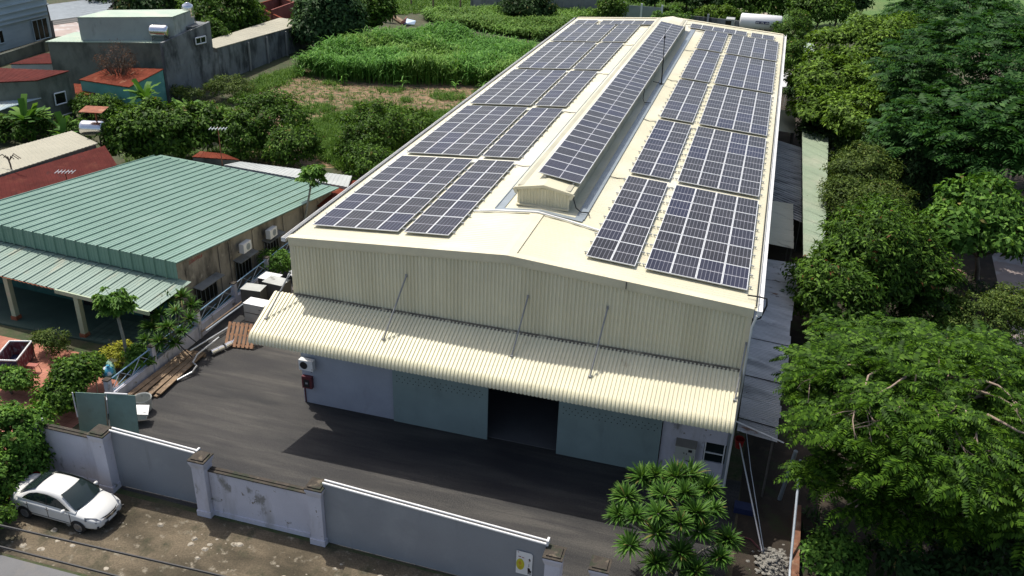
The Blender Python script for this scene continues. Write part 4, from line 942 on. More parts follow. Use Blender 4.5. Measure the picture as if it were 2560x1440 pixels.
def hut(label, roof, wall, rm, ov=.0, tilt=None, pitch=.35, rib=.018, drop0=0.0, group='houses of the neighbours'):
    """roof: 4 corner points (front-left, front-right, back-right, back-left seen from the street); ribbed roof + walls"""
    P_ = [Vector(p) for p in roof]; c = sum(P_, Vector())/4
    o = thing('house', label, 'house', (c.x,c.y,0), group)
    w = [p+(c-p)*.03-Vector((0,0,.06)) for p in P_]
    mb = MB(); mb.drop(w, drop0, 0, False)
    n = (P_[1]-P_[0]).cross(P_[3]-P_[0]);
    wo = mb.build('wall', wall, o)
    mb = MB(); U = P_[1]-P_[0]; k = max(2, round(U.length/pitch)); xs = []
    for i in range(k):
        for (tt,hh) in ((0,0),(.5,0),(.6,1),(.9,1)): xs.append(((i+tt)/k, hh*rib))
    xs.append((1,0)); vs = []
    for j in (0,1):
        a, b_ = (P_[0],P_[1]) if j == 0 else (P_[3],P_[2])
        vs += [a.lerp(b_,t_)+Vector((0,0,h)) for t_,h in xs]
    n_ = len(xs); mb.add(vs, [(i,i+1,n_+i+1,n_+i) for i in range(n_-1)])
    q = [p-Vector((0,0,.03)) for p in P_]; mb.slab(q if (q[1]-q[0]).cross(q[2]-q[0]).z > 0 else q[::-1], .04)
    mb.build('roof', rm, o)
    return o, wo
def window(par, quad, bars=2, frame='white_paint'):
    """quad: bottom-left, bottom-right, top-right, top-left on the wall; outward normal from winding"""
    a,b_,c,d = [Vector(p) for p in quad]; n = (b_-a).cross(d-a).normalized()
    mb = MB(); mb.slab([p+n*.12 for p in (a,b_,c,d)], .02); w_ = mb.build('window', 'dark_glass', par)
    mb = MB()
    for p,q_ in ((a,b_),(b_,c),(c,d),(d,a)): mb.tube([p+n*.14,q_+n*.14], .075, 4)
    for k_ in range(1,bars): mb.tube([a.lerp(b_,k_/bars)+n*.14,d.lerp(c,k_/bars)+n*.14], .045, 4)
    mb.build('frame', frame, w_); return w_
# nearest pair: cream sheet roof with dark red lean-to roof in front of it
o, w_ = hut('long low house with pale cream flat roof at the left edge', [(-41.827,9.868,2.9),(-39.576,22.714,2.9),(-43.3,24.349,3),(-45.817,13.763,3)], 'moss_wall', 'cream_sheet')
o, w_ = hut('house with dark red tin lean-to roof between the cream roof and the green roof', [(-39.443,7.343,2.2),(-36.254,20.493,2.25),(-39.045,22.785,2.75),(-41.94,9.931,2.75)], 'rust', 'red_tin')
o, w_ = hut('low red tin roof shed under the trees behind the green roof', [(-32.418,24.272,2.2),(-28.647,24.941,2.2),(-30.253,25.319,2.4),(-32.267,25.153,2.4)], 'moss_wall', 'rusty_tin')
o, w_ = hut('long low shed with pale grey sheet roof behind the green roof', [(-28.987,23.29,2.3),(-18.29,22.257,2.3),(-18.788,23.994,2.5),(-27.953,23.862,2.5)], 'white_old', 'white_old')
o, w_ = hut('lean-to shed with rusty red and white roof at the back corner of the green house', [(-20.201,19.528,1.9),(-16.739,18.469,1.9),(-18.114,24.227,2.2),(-19.683,23.164,2.2)], 'concrete_dark', 'rusty_tin', pitch=.9)
# mossy house with white framed windows
h2, w2 = hut('dark mossy house with dark red roof and a white square window', [(-57.47,29.644,4.2),(-53.532,32.454,4.2),(-53.002,35.982,4.35),(-60.656,33.915,4.4)], 'moss_wall', 'red_tin')
mb = MB(); mb.slab([(-60,32.05,0),(-53.75,32.5,0),(-53.75,32.5,4.1),(-60,32.05,4.1)], .1); mb.build('side_panel', 'pale_wall', h2)
xw = -53.38
window(h2, [(xw,33.82,1.60),(xw+.05,35.16,1.56),(xw+.05,35.18,2.6),(xw,33.86,2.66)], 1)
window(h2, [(xw,33.85,.05),(xw+.05,35.9,.05),(xw+.05,35.95,.50),(xw,33.8,.50)], 2)
o, w_ = hut('lean-to with pale blue translucent roof in front of the mossy house', [(-54.519,26.9,2.3),(-54.574,29.879,2.3),(-53.447,32.496,2.6),(-60.377,33.089,2.6)], 'moss_wall', 'blue_sheet')
h3, w_ = hut('white walled house with dark red roof behind the mossy house', [(-64.569,40.784,2.9),(-59.134,43.607,2.9),(-59.293,47.967,3),(-64.579,45.769,3)], 'white_old', 'red_tin')
mb = MB(); P0_, P1_ = Vector((-58.98,43.524,2.85)), Vector((-58.969,47.344,2.9)); dn = Vector((.35,-.12,0))
mb.slab([Vector((P0_.x,P0_.y,0))+dn,Vector((P1_.x,P1_.y,0))+dn,P1_+dn,P0_+dn], .1); mb.build('teal_side', 'teal_wall', h3)
mb = MB(); a_, b_ = P0_.lerp(P1_,.5)+dn*1.15, P0_.lerp(P1_,.7)+dn*1.15; mb.slab([Vector((a_.x,a_.y,.2)),Vector((b_.x,b_.y,.2)),Vector((b_.x,b_.y,2.2)),Vector((a_.x,a_.y,2.2))], .04); mb.build('door', 'dark_glass', h3)
h4, w_ = hut('teal walled house with rusty red tin roof beside the grey concrete house', [(-53.874,37.958,3),(-48.136,37.718,2.9),(-48.265,43.403,3.4),(-53.179,41.677,3.5)], 'teal_wall', 'rusty_tin', pitch=.8)
o, w_ = hut('low lean-to with rusty orange red roof in front of the teal house', [(-53.04,36.245,1.8),(-51.161,40.029,1.9),(-51.414,40.503,2),(-55.829,39.357,2.1)], 'concrete_dark', 'rusty_tin')
# grey concrete two storey house
h5, w5 = hut('two storey grey concrete house with mint flat roof and a water tank on its edge', [(-59.085,40.278,5.7),(-48.759,44.199,5.75),(-49.816,49.68,5.75),(-59.753,45.224,5.7)], 'moss_wall', 'mint_roof')
mb = MB(); S0, S1 = Vector((-48.35,43.8,0)), Vector((-47.75,51.3,0))
mb.slab([S0,S1,S1+Vector((0,0,6.7)),S0+Vector((0,0,5.85))], .3); 
for (ya,yb_,za,zb) in ((43.85,51.25,2.95,3.2),(47.4,47.65,0,2.95)):
    f = lambda y_: S0.lerp(S1,(y_-43.8)/7.5)+Vector((.03,0,0))
    mb.slab([f(ya)+Vector((0,0,za)),f(yb_)+Vector((0,0,za)),f(yb_)+Vector((0,0,zb)),f(ya)+Vector((0,0,zb))], .04)
mb.build('gable_wall', 'concrete_dark', h5)
window(h5, [(-47.93,48.5,4.85),(-47.80,50.05,4.80),(-47.80,50.1,5.45),(-47.93,48.5,5.50)], 2)
mb = MB(); R5 = [Vector((-56.176,41.867,8)),Vector((-48.395,45.958,8)),Vector((-49.01,50.47,8)),Vector((-56.259,46.286,8))]; w = [p-Vector((0,0,.05)) for p in R5]; mb.drop(w, 5.75, 0, False); mb.build('upper_storey', 'pale_wall', h5)
mb = MB(); mb.slab(R5, .12); mb.build('upper_roof', 'mint_roof', h5)
mb = MB(); a_, b_ = Vector((-47.9,51.2,6.6)), Vector((-49.515,47.241,6.6)); mb.slab([a_,a_+Vector((-2.8,.4,0)),a_+Vector((-2.8,-3,0)),a_+Vector((-.2,-2.6,0))], .2); mb.build('terrace_slab', 'concrete_dark', h5)
# long grey shed with cream roof
h6, w6 = hut('long grey walled shed with pale cream sheet roof beside the field', [(-50.6,53.2,3.9),(-48.0,52.2,3.75),(-48.1,73.7,2.95),(-52.6,73.9,3.1)], 'concrete_dark', 'cream_sheet', pitch=.5)
mb = MB(); mb.slab([(-47.9,44.0+7.4,0),(-47.9,52.2,0),(-47.9,52.2,3.3),(-47.9,51.4,3.5)], .15); mb.build('wall_end', 'concrete_dark', h6)
for y_ in (58.5,62.5,67):
    mb = MB(); mb.bb(-48.02,y_-.12,0,-47.86,y_+.12,3.4-(y_-52)*.03); mb.build('pilaster', 'concrete', h6)
# raw brick shell
rb_ = thing('brick_shell', 'roofless red brick shell of a house behind the grey shed', 'brick shell', (-58,84,0))
RB = [Vector((-61.711,82.569,2.7)),Vector((-49.712,72.316,2.7)),Vector((-50.978,81.944,2.7)),Vector((-61.598,89.981,2.7))]
for i in range(4):
    a, c = RB[i], RB[(i+1)%4]; mb = MB(); d_ = (c-a).normalized(); n_ = Vector((d_.y,-d_.x,0))
    mb.slab([Vector((a.x,a.y,0)),Vector((c.x,c.y,0)),c,a], .2); wq = mb.build('wall', 'brick_wall', rb_)
    mb = MB(); mb.slab([a+Vector((0,0,.08))+n_*.04,c+Vector((0,0,.08))+n_*.04,c+Vector((0,0,.08))-n_*.26,a+Vector((0,0,.08))-n_*.26], .08); mb.build('coping', 'rusty_tin', wq)
mb = MB(); a, c = RB[0].lerp(RB[1],.5), RB[3].lerp(RB[2],.5); mb.slab([Vector((a.x,a.y,0)),Vector((c.x,c.y,0)),c+Vector((0,0,.6)),a+Vector((0,0,.6))], .2); mb.build('partition', 'brick_wall', rb_)
# big pale building far left with its steel slat roof
h7 = thing('building', 'large pale blue grey building with ledges and dark windows in the far left corner', 'building', (-85,66,0))
a7, b7 = Vector((-79.569,51.112,0)), Vector((-80.297,64.52,0)); d7 = (b7-a7).normalized(); n7 = Vector((d7.y,-d7.x,0))
mb = MB(); base = [a7,b7,b7-n7*22,a7-n7*22]; mb.drop([p+Vector((0,0,13)) for p in base], 0); mb.build('wall', 'pale_blue', h7)
for z in (3.0,3.5,4.2,5.0,5.8):
    mb = MB(); mb.slab([a7+n7*.25+Vector((0,0,z)),b7+n7*.25+Vector((0,0,z)),b7+Vector((0,0,z)),a7+Vector((0,0,z))], .12); mb.build('ledge', 'pale_blue', h7)
for (t0_,t1_,z0_,z1_,bars) in ((.20,.36,.9,2.4,3),(.74,.94,.1,2.6,3)):
    window(h7, [a7.lerp(b7,t0_)+Vector((0,0,z0_)),a7.lerp(b7,t1_)+Vector((0,0,z0_)),a7.lerp(b7,t1_)+Vector((0,0,z1_)),a7.lerp(b7,t0_)+Vector((0,0,z1_))], bars, 'pale_blue')
rs = thing('slat_roof', 'wide grey steel roof of stepped slats behind the grey concrete house', 'slat roof', (-74,66,0))
q0_,q1_,q2_,q3_ = Vector((-68.831,52.19,5)),Vector((-66.609,58.339,5)),Vector((-73.201,69.652,5)),Vector((-76.115,59.957,5))
for k_ in range(9):
    t_, t2 = k_/9, (k_+.24)/9
    mb = MB(); mb.slab([q0_.lerp(q3_,t_),q1_.lerp(q2_,t_),q1_.lerp(q2_,t2)+Vector((0,0,.15)),q0_.lerp(q3_,t2)+Vector((0,0,.15))], .05); mb.build('slat', 'flash', rs)
mb = MB(); mb.slab([p-Vector((0,0,.5)) for p in (q0_,q1_,q2_,q3_)], .05); mb.build('dark_gap_backing', 'cab_dark', rs)  # dark sheet added below the slats so the gaps look shaded
mb = MB()
for p in (q0_,q1_,q2_,q3_): mb.tube([(p.x,p.y,0),p], .12, 6)
mb.build('post', 'darksteel', rs)
sheet('courtyard', [(-80.297,64.52),(-89.659,69.044),(-84.545,73.806),(-75.033,67.578),(-78.058,66.723)], .01, 'pinkpave')
gw = thing('garden_wall', 'low mossy wall with pale coping in front of the pale blue building', 'wall', (-75.374,53.935,0))
mb = MB(); a_, b_ = Vector((-73.909,45.291,0)), Vector((-75.283,57.338,0)); mb.slab([a_,b_,b_+Vector((0,0,1.2)),a_+Vector((0,0,1.2))], .2); mb.build('wall_face', 'moss_wall', gw)
mb = MB(); mb.slab([a_+Vector((0,-.1,1.28)),b_+Vector((0,-.1,1.28)),b_+Vector((0,.3,1.28)),a_+Vector((0,.3,1.28))], .07); mb.build('coping', 'cream_sheet', gw)
# steel water tanks on stands
def water_tank(c, L_, r, ax, label, hz):
    o = thing('water_tank', label, 'water tank', (c[0],c[1],c[2]), 'stainless water tanks'); C_ = Vector(c); a = Vector(ax).normalized()
    z = C_+Vector((0,0,hz+r))
    mb = MB(); mb.lathe(z-a*L_/2, [(.05,0),(r*.6,.02),(r*.92,.10),(r,.20)]+[(r*(1 if i%2 else .985),.2+(L_-.4)*i/8) for i in range(1,9)]+[(r*.92,L_-.10),(r*.6,L_-.02),(.05,L_)], 18, a); mb.build('tank_body', 'stainless', o, smooth=True)
    b_ = Vector((-a.y,a.x,0)); mb = MB()
    for s in (-1,1):
        for u in (-1,1): mb.tube([z+a*s*L_*.32+b_*u*r*.6-Vector((0,0,r*.7)), C_+a*s*L_*.32+b_*u*r*.8], .035, 5)
        mb.tube([C_+a*s*L_*.32+b_*r*.8+Vector((0,0,.1)),C_+a*s*L_*.32-b_*r*.8+Vector((0,0,.1))], .03, 5)
    mb.build('stand', 'darksteel', o); return o
c_ = (-49.417,44.736,5.75); water_tank((c_[0],c_[1]+.3,5.8), 1.9,.62,(1,.28,0),'shiny steel water tank lying on the lower roof edge of the grey concrete house',.28)
tk = thing('water_tank', 'upright steel water tank on the corner terrace of the grey concrete house', 'water tank', (-49.4,50.1,6.6), 'stainless water tanks')
mb = MB(); mb.lathe((-49.4,50.1,7.2), [(.5,0),(.58,.1),(.58,.5),(.57,.55),(.58,.6),(.58,1.1),(.5,1.3),(.2,1.45),(.2,1.5)], 16); mb.build('tank_body', 'stainless', tk, smooth=True)
mb = MB()
for sx__,sy__ in ((-1,-1),(1,-1),(1,1),(-1,1)): mb.tube([(-49.4+sx__*.45,50.1+sy__*.45,6.6),(-49.4+sx__*.4,50.1+sy__*.4,7.2)], .04, 5)
mb.build('stand', 'darksteel', tk)
c_ = (-41.502,24.642,2.3); tk3 = water_tank((c_[0],c_[1],1.6), 1.9,.62,(1,.25,0),'steel water tank on a tall stand with rusty tray above, beyond the cream roof',1.1)
mb = MB(); mb.slab([(c_[0]-.2,c_[1]-1,4.9),(c_[0]+1.6,c_[1]-.6,4.9),(c_[0]+1.2,c_[1]+.8,5.0),(c_[0]-.6,c_[1]+.4,5.0)], .05); mb.tube([(c_[0]+.5,c_[1],0),(c_[0]+.5,c_[1],4.9)], .06, 6); mb.build('tray_post', 'rust', tk3)
# TV aerials and dish on poles
def aerial(x, y, zb, zt, label):
    o = thing('tv_aerial', label, 'aerial', (x,y,zb), 'television aerials')
    mb = MB(); mb.tube([(x,y,zb),(x,y,zt)], .035, 6); mb.build('mast', 'rust', o)
    mb = MB(); mb.tube([(x-.6,y-.2,zt-.1),(x+.6,y+.2,zt-.05)], .025, 5)
    for k_ in range(6):
        u = -.55+k_*.22; mb.tube([(x+u+.12,y+u*.33-.35,zt-.08),(x+u-.12,y+u*.33+.35,zt-.08)], .02, 5)
    mb.build('antenna', 'alu', o)
p_ = (-36.703,15.814,3.2); aerial(p_[0],p_[1],2.3,3.3,'flattened aerial on a short mast over the dark red lean-to roof')
p_ = (-28.891,22.939,5.2); aerial(p_[0],p_[1],1.5,5.3,'aerial on a tall rusty mast rising among the trees behind the green roof')
# ---------------- far edge of the field ----------------
def slabwall(label, px0, px1, h, m, th=.25):
    a_, b_ = Vector(px0), Vector(px1); o = thing('wall', label, 'wall', ((a_.x+b_.x)/2,(a_.y+b_.y)/2,0), 'old walls at the far edge of the field')
    mb = MB(); mb.slab([a_,b_,b_+Vector((0,0,h)),a_+Vector((0,0,h))], th); mb.build('wall_face', m, o)
    mb = MB(); n_ = Vector((0,.12,0)); mb.slab([a_-n_*1.3+Vector((0,0,h+.06)),b_-n_*1.3+Vector((0,0,h+.06)),b_+n_*3.4+Vector((0,0,h+.06)),a_+n_*3.4+Vector((0,0,h+.06))], .06); mb.build('coping', 'concrete', o)
    mb = MB()
    for t_ in (.0,.33,.66,1): p = a_.lerp(b_,t_); mb.bb(p.x-.12,p.y-.08,0,p.x+.12,p.y+.02,h)
    mb.build('pier', 'concrete', o)
slabwall('weathered pale wall at the far edge of the brush, left one', (-37.477,106.981,0), (-31.021,106.27,0), 4.5, 'concrete')
slabwall('weathered grey wall at the far edge of the brush, right one', (-25.498,107.474,0), (-17.285,110.391,0), 4.2, 'concrete')
ff = thing('panel_fence', 'grey panel fence with pale posts behind the back end of the warehouse', 'fence', (-11.413,113.289,0))
a_, b_ = Vector((-13.823,110.96,0)), Vector((-7.792,110.942,0))
for k_ in range(4):
    p, q_ = a_.lerp(b_,k_/4), a_.lerp(b_,(k_+1)/4); mb = MB(); mb.slab([p,q_,q_+Vector((0,0,2.2)),p+Vector((0,0,2.2))], .06); mb.build('panel', 'flash', ff)
for k_ in (0,1.9,4):
    p = a_.lerp(b_,k_/4); mb = MB(); mb.bb(p.x-.14,p.y-.2,0,p.x+.14,p.y-.02,2.6); mb.build('post', 'alu', ff)
dw = thing('dark_fence', 'low dark wall running behind the warehouse towards the tanker', 'wall', (-2.417,111.38,0))
mb = MB(); a_, b_ = Vector((-7.34,108.991,-0)), Vector((4.49,107.131,0)); mb.slab([a_,b_,b_+Vector((0,0,1.8)),a_+Vector((0,0,1.8))], .15); mb.build('wall_face', 'concrete_dark', dw)
p = a_.lerp(b_,.58); mb = MB(); mb.bb(p.x-.14,p.y-.16,0,p.x+.14,p.y-.01,2.3); mb.build('post', 'white_old', dw)
# tanker trailer
tx, ty = 4.0, 104.0
tr = thing('tanker_trailer', 'white tanker trailer with a dark lettered strip parked behind the warehouse', 'tanker', (7.3,104,0))
M['tank_white'] = mat('white grimy tank', (.74,.74,.72), .25, .05, .5, spec=.6, patches=(((.45,.42,.30), .8, .62, .85),))
mb = MB(); mb.lathe((4.3,104,2.35), [(.3,0),(.95,.08),(1.12,.25),(1.12,5.7),(.95,5.87),(.3,5.95)], 24, (1,0,0)); mb.build('tank_body', 'tank_white', tr, smooth=True)
mb = MB(); mb.box((7.5,102.85,2.5),(1.9,.03,.36),(R(-4),0,0)); mb.build('name_strip', mat('navy strip', (.03,.03,.10), .4, .1, 3), tr)
mb = MB()
for k_ in range(11):
    if k_ not in (3,7): mb.box((6.68+k_*.165,102.825,2.48+.03*(k_%2)),(.10,.01,.16 if k_%3 else .2),(R(-4),0,0))
mb.build('lettering', 'tank_white', tr)
mb = MB(); mb.bb(4.2,103.3,.95,10.4,103.5,1.2); mb.bb(4.2,104.5,.95,10.4,104.7,1.2)
for x in np.linspace(4.6,10,9): mb.box((x,103.3,1.35),(.06,.5,.5)); mb.box((x,104.7,1.35),(.06,.5,.5))
mb.tube([(10.45,103.1,.6),(10.5,103.1,3.4),(10.3,103.1,3.55)], .05, 6); mb.build('chassis', 'cab_dark', tr)
for x in (8.6,9.7):
    for y_ in (103.2,104.8):
        mb = MB(); mb.lathe((x,y_-.15,.5), [(.25,0),(.5,.02),(.5,.28),(.25,.3)], 16, (0,1,0)); w_ = mb.build('wheel', 'tyre', tr)
mb = MB(); mb.bb(4.6,103.3,0,4.75,103.45,1.0); mb.bb(4.6,104.6,0,4.75,104.75,1.0); mb.build('landing_leg', 'darksteel', tr)
cr_ = thing('truck_cab', 'dark truck cab frame beside the tanker, half hidden by the warehouse roof', 'truck', (2.6,104,0))
mb = MB(); mb.bb(1.8,103,.5,3.7,105,1.5); mb.build('bonnet', 'cab_dark', cr_); mb = MB(); mb.bb(2.4,103.05,1.51,3.6,104.95,2.6); mb.build('cabin', 'cab_grey', cr_); mb = MB(); mb.bb(2.38,103.03,1.8,3.2,103.049,2.4); mb.build('window', 'dark_glass', cr_)
for x in (2.2,3.4):
    mb = MB(); mb.lathe((x,103,.45), [(.2,0),(.45,.02),(.45,.25),(.2,.27)], 14, (0,1,0)); mb.build('wheel', 'tyre', cr_)
# cow under the tree
def cow(x, y, label, s=1.0, rz=0, col=(.035,.018,.012)):
    ob = thing('cow', label, 'cow', (x,y,0)); q = Matrix.Rotation(rz,3,'Z')
    pts = [(-.75,0,1.15),(-.35,0,1.22),(.2,0,1.2),(.65,0,1.28),(.95,0,1.15),(1.15,0,.85),(1.28,0,.55)]; rad = [(.24,.30),(.33,.38),(.36,.42),(.30,.36),(.17,.2),(.14,.15),(.09,.10)]
    bm_v = []; bm_e = []; r_ = []
    def chain(ps, rs, par=None):
        prev = par
        for p_, rr_ in zip(ps, rs):
            bm_v.append(tuple(Vector((x,y,0))+q@(Vector(p_)*s))); r_.append((rr_[0]*s, rr_[1]*s))
            if prev is not None: bm_e.append((prev, len(bm_v)-1))
            prev = len(bm_v)-1
        return prev
    chain(pts, rad)
    for (i, xx) in ((3,.62),(0,-.72)):
        for sy in (-1,1):
            k_ = -.10 if i == 0 else 0
            chain([(xx,sy*.2,.85),(xx+.02,sy*.21,.6),(xx+.10*(1 if i==0 else 0)-.02+k_,sy*.2,.42),(xx+k_*.6,sy*.2,.05)], [(.13,.15),(.08,.09),(.055,.06),(.06,.06)], i)
    chain([(-.98,0,.9),(-1.02,0,.5)], [(.03,.03),(.025,.025)], 0)
    me = bpy.data.meshes.new('body'); off = Vector((x,y,0)); me.from_pydata([tuple(Vector(v)-off) for v in bm_v], bm_e, [])
    o = bpy.data.objects.new('body', me); COL.objects.link(o); o.parent = ob
    md = o.modifiers.new('skin','SKIN'); 
    for sv, rr_ in zip(me.skin_vertices[0].data, r_): sv.radius = rr_
    me.skin_vertices[0].data[0].use_root = True
    subsurf(o, 1); me.materials.append(mat('dark brown cowhide', col, .8, .2, 3))
    mb = MB(); h_ = Vector((x,y,0))
    for sy in (-1,1): mb.tube([h_+q@Vector((1.05,sy*.10,1.02))*s, h_+q@Vector((1.02,sy*.26,1.05))*s], .05*s, 5, r2=.02*s)
    mb.build('ear', M.get('cowear') or M.setdefault('cowear', mat('cow ear', col, .8)), ob)
p_ = (-45.647,92.463,0); cow(p_[0],p_[1],'dark brown cow standing in the shade at the edge of the tree',1.25,R(-10))
# heap of coloured sheets by the track
hp = thing('tarpaulin', 'pale blue tarpaulin spread on the grass near the cow', 'tarpaulin', (-42.479,94.01,0))
mb = MB(); mb.slab([(-42.437,91.145,0.25),(-40.969,91.519,0.25),(-40.874,91.926,0.7),(-42.625,92.549,0.8)], .1); mb.build('sheet', mat('pale blue plastic', (.40,.52,.66), .5, .15, 1.2), hp)
mb = MB(); mb.slab([(-42.644,90.744,0.3),(-42.358,91.564,0.3),(-41.93,91.184,1.3),(-42.166,90.835,1)], .08); mb.build('red_sheet', mat('faded red plastic', (.5,.18,.16), .6, .1, 2), hp)
lg = thing('log', 'pale felled log with cut end lying beside the blue tarpaulin', 'log', (-46.259,96.456,0))
mb = MB(); mb.tube([(-46.324,96.017,0.3),(-42.788,91.697,0.3)], .35, 8); mb.build('timber', 'wood', lg); mb = MB(); a_=Vector((-46.324,96.017,0.3)); mb.lathe(a_, [(.36,0),(.36,.05),(.1,.06)], 10, (-1,.3,0)); mb.build('cut_end', 'cream_sheet', lg)
for k_,p in enumerate(((-44.19,107.684,0),(-48.202,108.176,0),(-38.788,105.524,-0))):
    mb = MB(); mb.tube([p,(p[0],p[1],2.6)], .14, 6); tag(mb.build('fence_post', 'wood', at=p), ['thin dark post standing in the meadow, middle one of three','thin dark post standing in the meadow nearest the big tree','thin dark post standing in the meadow nearest the pale wall'][k_], 'post', 'posts in the meadow')
pl_ = (13.532,129.246,0); mb = MB(); mb.tube([pl_,(pl_[0],pl_[1],9)], .2, 8, r2=.14); tag(mb.build('utility_pole', 'concrete', at=pl_), 'pale concrete pole rising behind the tanker near the bushes', 'pole')

# ---------------- sheds along the right side of the warehouse ----------------
M['zinc'] = mat('weathered zinc sheet', (.50,.50,.51), .5, .12, .6, metal=.0, patches=(((.30,.305,.31), .8, .48, .66, (.16,1,1)), ((.62,.62,.62), 1.3, .58, .70, (.16,1,1)), ((.09,.08,.07), 2.4, .63, .68, (.12,1,1)), ((.20,.11,.07), 1.7, .64, .70, (.3,1,1)), ((.10,.07,.05), 5, .68, .72)))
M['zinc_dark'] = mat('dark weathered zinc sheet', (.34,.36,.37), .55, .15, .7, patches=(((.08,.09,.10), .8, .5, .7, (.25,1,1)), ((.28,.29,.31), 1.2, .6, .75, (.3,1,1))))
M['awning'] = mat('dull cream awning sheet', (.56,.54,.42), .6, .06, .5, patches=(((.3,.28,.21), 1.6, .63, .72, (.15,1,1)),))
M['awning_green'] = mat('pale green old roof sheet', (.30,.37,.26), .7, .08, .5, patches=(((.12,.11,.08), 2.0, .66, .74), ((.40,.43,.32), .4, .5, .7)))
def shed(label, poly, m, pitch, rib, zdrop, prof=((0,0),(.5,0),(.6,1),(.9,1)), uneven=0.0, name='shed', wall='concrete_dark'):
    """poly: near-left, near-right, far-right, far-left; ribs run across (x)"""
    P_ = [Vector(p) for p in poly]; c = sum(P_, Vector())/4
    o = thing(name, label, 'shed', (c.x,c.y,0), 'sheds along the right wall')
    L_ = (P_[3]-P_[0]).length; n = max(1, round(L_/.9))
    for k in range(n):                      # every roof sheet is a piece of its own, lapped over the next
        a, d = P_[0].lerp(P_[3],k/n), P_[0].lerp(P_[3],(k+1.05)/n); b_, e = P_[1].lerp(P_[2],k/n), P_[1].lerp(P_[2],(k+1.05)/n)
        lift = Vector((0,0,.03*(k%2)+random.uniform(0,uneven))); ex = Vector((random.uniform(-.05,.12),0,0)) if uneven else Vector()
        mb = MB(); mb.corr(a+lift, d-a, (b_+ex)-a, pitch, rib, prof, N=Vector((0,0,1))); mb.build('roof_sheet', m, o)
    mb = MB()
    for p in (P_[1],P_[2],P_[1].lerp(P_[2],.5)): mb.tube([(p.x-.1,p.y,0),(p.x-.1,p.y,p.z-.03)], .05, 6)
    mb.tube([P_[1]-Vector((.1,0,.06)),P_[2]-Vector((.1,0,.06))], .04, 6); mb.tube([P_[0]+Vector((.05,0,-.06)),P_[3]+Vector((.05,0,-.06))], .04, 6); mb.build('frame', 'darksteel', o)
    return o
shed('long lean-to of uneven weathered zinc sheets along the front right wall', [(10.308,-0.555,3.3),(11.915,-0.255,2.9),(12.81,18.331,2.9),(10.633,17.458,3.3)], 'zinc', .13, .03, 0, uneven=.09)
a1_ = shed('cream corrugated awning fixed on the right wall between the zinc roofs', [(10.559,20.388,3.2),(12.511,21.501,2.6),(12.386,29.437,2.6),(10.646,27.95,3.2)], 'awning', .12, .02, 0)
shed('dark zinc lean-to roof with wide ribs beyond the cream awning', [(10.799,28.726,2.4),(13.054,27.293,2.2),(13.027,44.532,2.2),(10.594,45.509,2.4)], 'zinc_dark', .55, .10, 0, prof=((0,0),(.55,0),(.62,1),(.92,1)))
shed('short cream awning on the right wall, second along the building', [(10.663,45.722,3.2),(12.365,47.297,2.7),(12.419,54.272,2.7),(10.765,52.831,3.2)], 'awning', .12, .02, 0)
shed('long strip of pale green old roof beyond the lean-tos, under the trees', [(12.988,19.149,3.2),(14.265,19.17,3),(15.167,47.758,3),(12.883,50.309,3.2)], 'awning_green', .2, .02, 0)
shed('small pale green roof glimpsed between trees near the back right corner', [(13.054,80.07,2.8),(14.164,79.673,2.7),(14.635,88.791,2.7),(13.152,89.172,2.8)], 'mint_roof', .2, .02, 0)
shed('small tiled red roof half hidden under the right trees', [(13.952,58.188,2.4),(16.058,60.015,2.4),(15.927,63.604,2.6),(14.337,62.078,2.6)], 'rusty_tin', .25, .04, 0)
# yard clutter behind: white framed clothes rack with washing
ra = thing('clothes_rack', 'white sheeted clothes rack with washing beside the back right wall', 'clothes rack', (11.593,76.488,0))
P_ = [Vector((10.857,66.5,2.2)),Vector((11.499,67.082,2)),Vector((11.523,74.15,2)),Vector((10.888,73.368,2.2))]
mb = MB(); mb.slab(P_, .04); mb.build('sheet', 'white_paint', ra)
mb = MB()
for p in P_: mb.tube([(p.x,p.y,0),p], .04, 6)
q1_ = Vector((12.737,67.431,2)); q2_ = Vector((12.714,73.23,2)); mb.tube([P_[1],q1_,q2_,P_[2]], .035, 6)
for p in (q1_,q2_): mb.tube([(p.x,p.y,0),p], .04, 6)
mb.build('rail', 'alu', ra)
for k_,(p,c) in enumerate((((11.982,73.57,1.4),(.45,.06,.07)),((12.253,72.687,1.4),(.7,.68,.66)),((12.523,71.238,1.4),(.12,.10,.20)),((11.88,71.154,1.4),(.06,.06,.07)))):
    p = Vector(p); mb = MB(); vs = []
    for i in range(5):
        for j in range(4): vs.append((p.x-.35+.18*i, p.y+.06*math.sin(i*1.9+j), p.z+.45-.3*j-.05*(i%2)))
    mb.add(vs, [(i*4+j,i*4+j+1,(i+1)*4+j+1,(i+1)*4+j) for i in range(4) for j in range(3)]); mb.build('garment', mat('garment cloth %d' % k_, c, .8, .2, 4), ra)
# braces, poles and hose at the front right corner
def pole(pts, r, m, label, grp='poles at the front right corner'):
    mb = MB(); mb.tube(pts, r, 7); tag(mb.build('pole', m, at=pts[-1]), label, 'pole', grp)
pole([(10.55,.9,3.2),(11.1,-1.2,2.0),(12.05,-3.9,.05)], .016, 'pale_pipe', 'thin pale wire stay running down from the lean-to edge to the rubble')
pole([(10.55,1.0,1.7),(11.95,-3.85,.12)], .03, 'alu', 'thick white pipe slanting down from the red bucket to the ground elbow')
pole([(10.2,-.2,3.55),(12.2,-.9,3.4)], .03, 'alu', 'short white bar under the lean-to eave at the canopy corner')
pole([(12.55,-.2,0),(12.75,-.6,2.9)], .09, 'flash', 'grey post carrying the front corner of the zinc lean-to')
pole([(12.95,-1.0,2.8),(13.0,-4.7,.3),(13.0,-6.5,.1)], .05, 'pale_pipe', 'long pale pipe lying along the boundary beside the rubble')
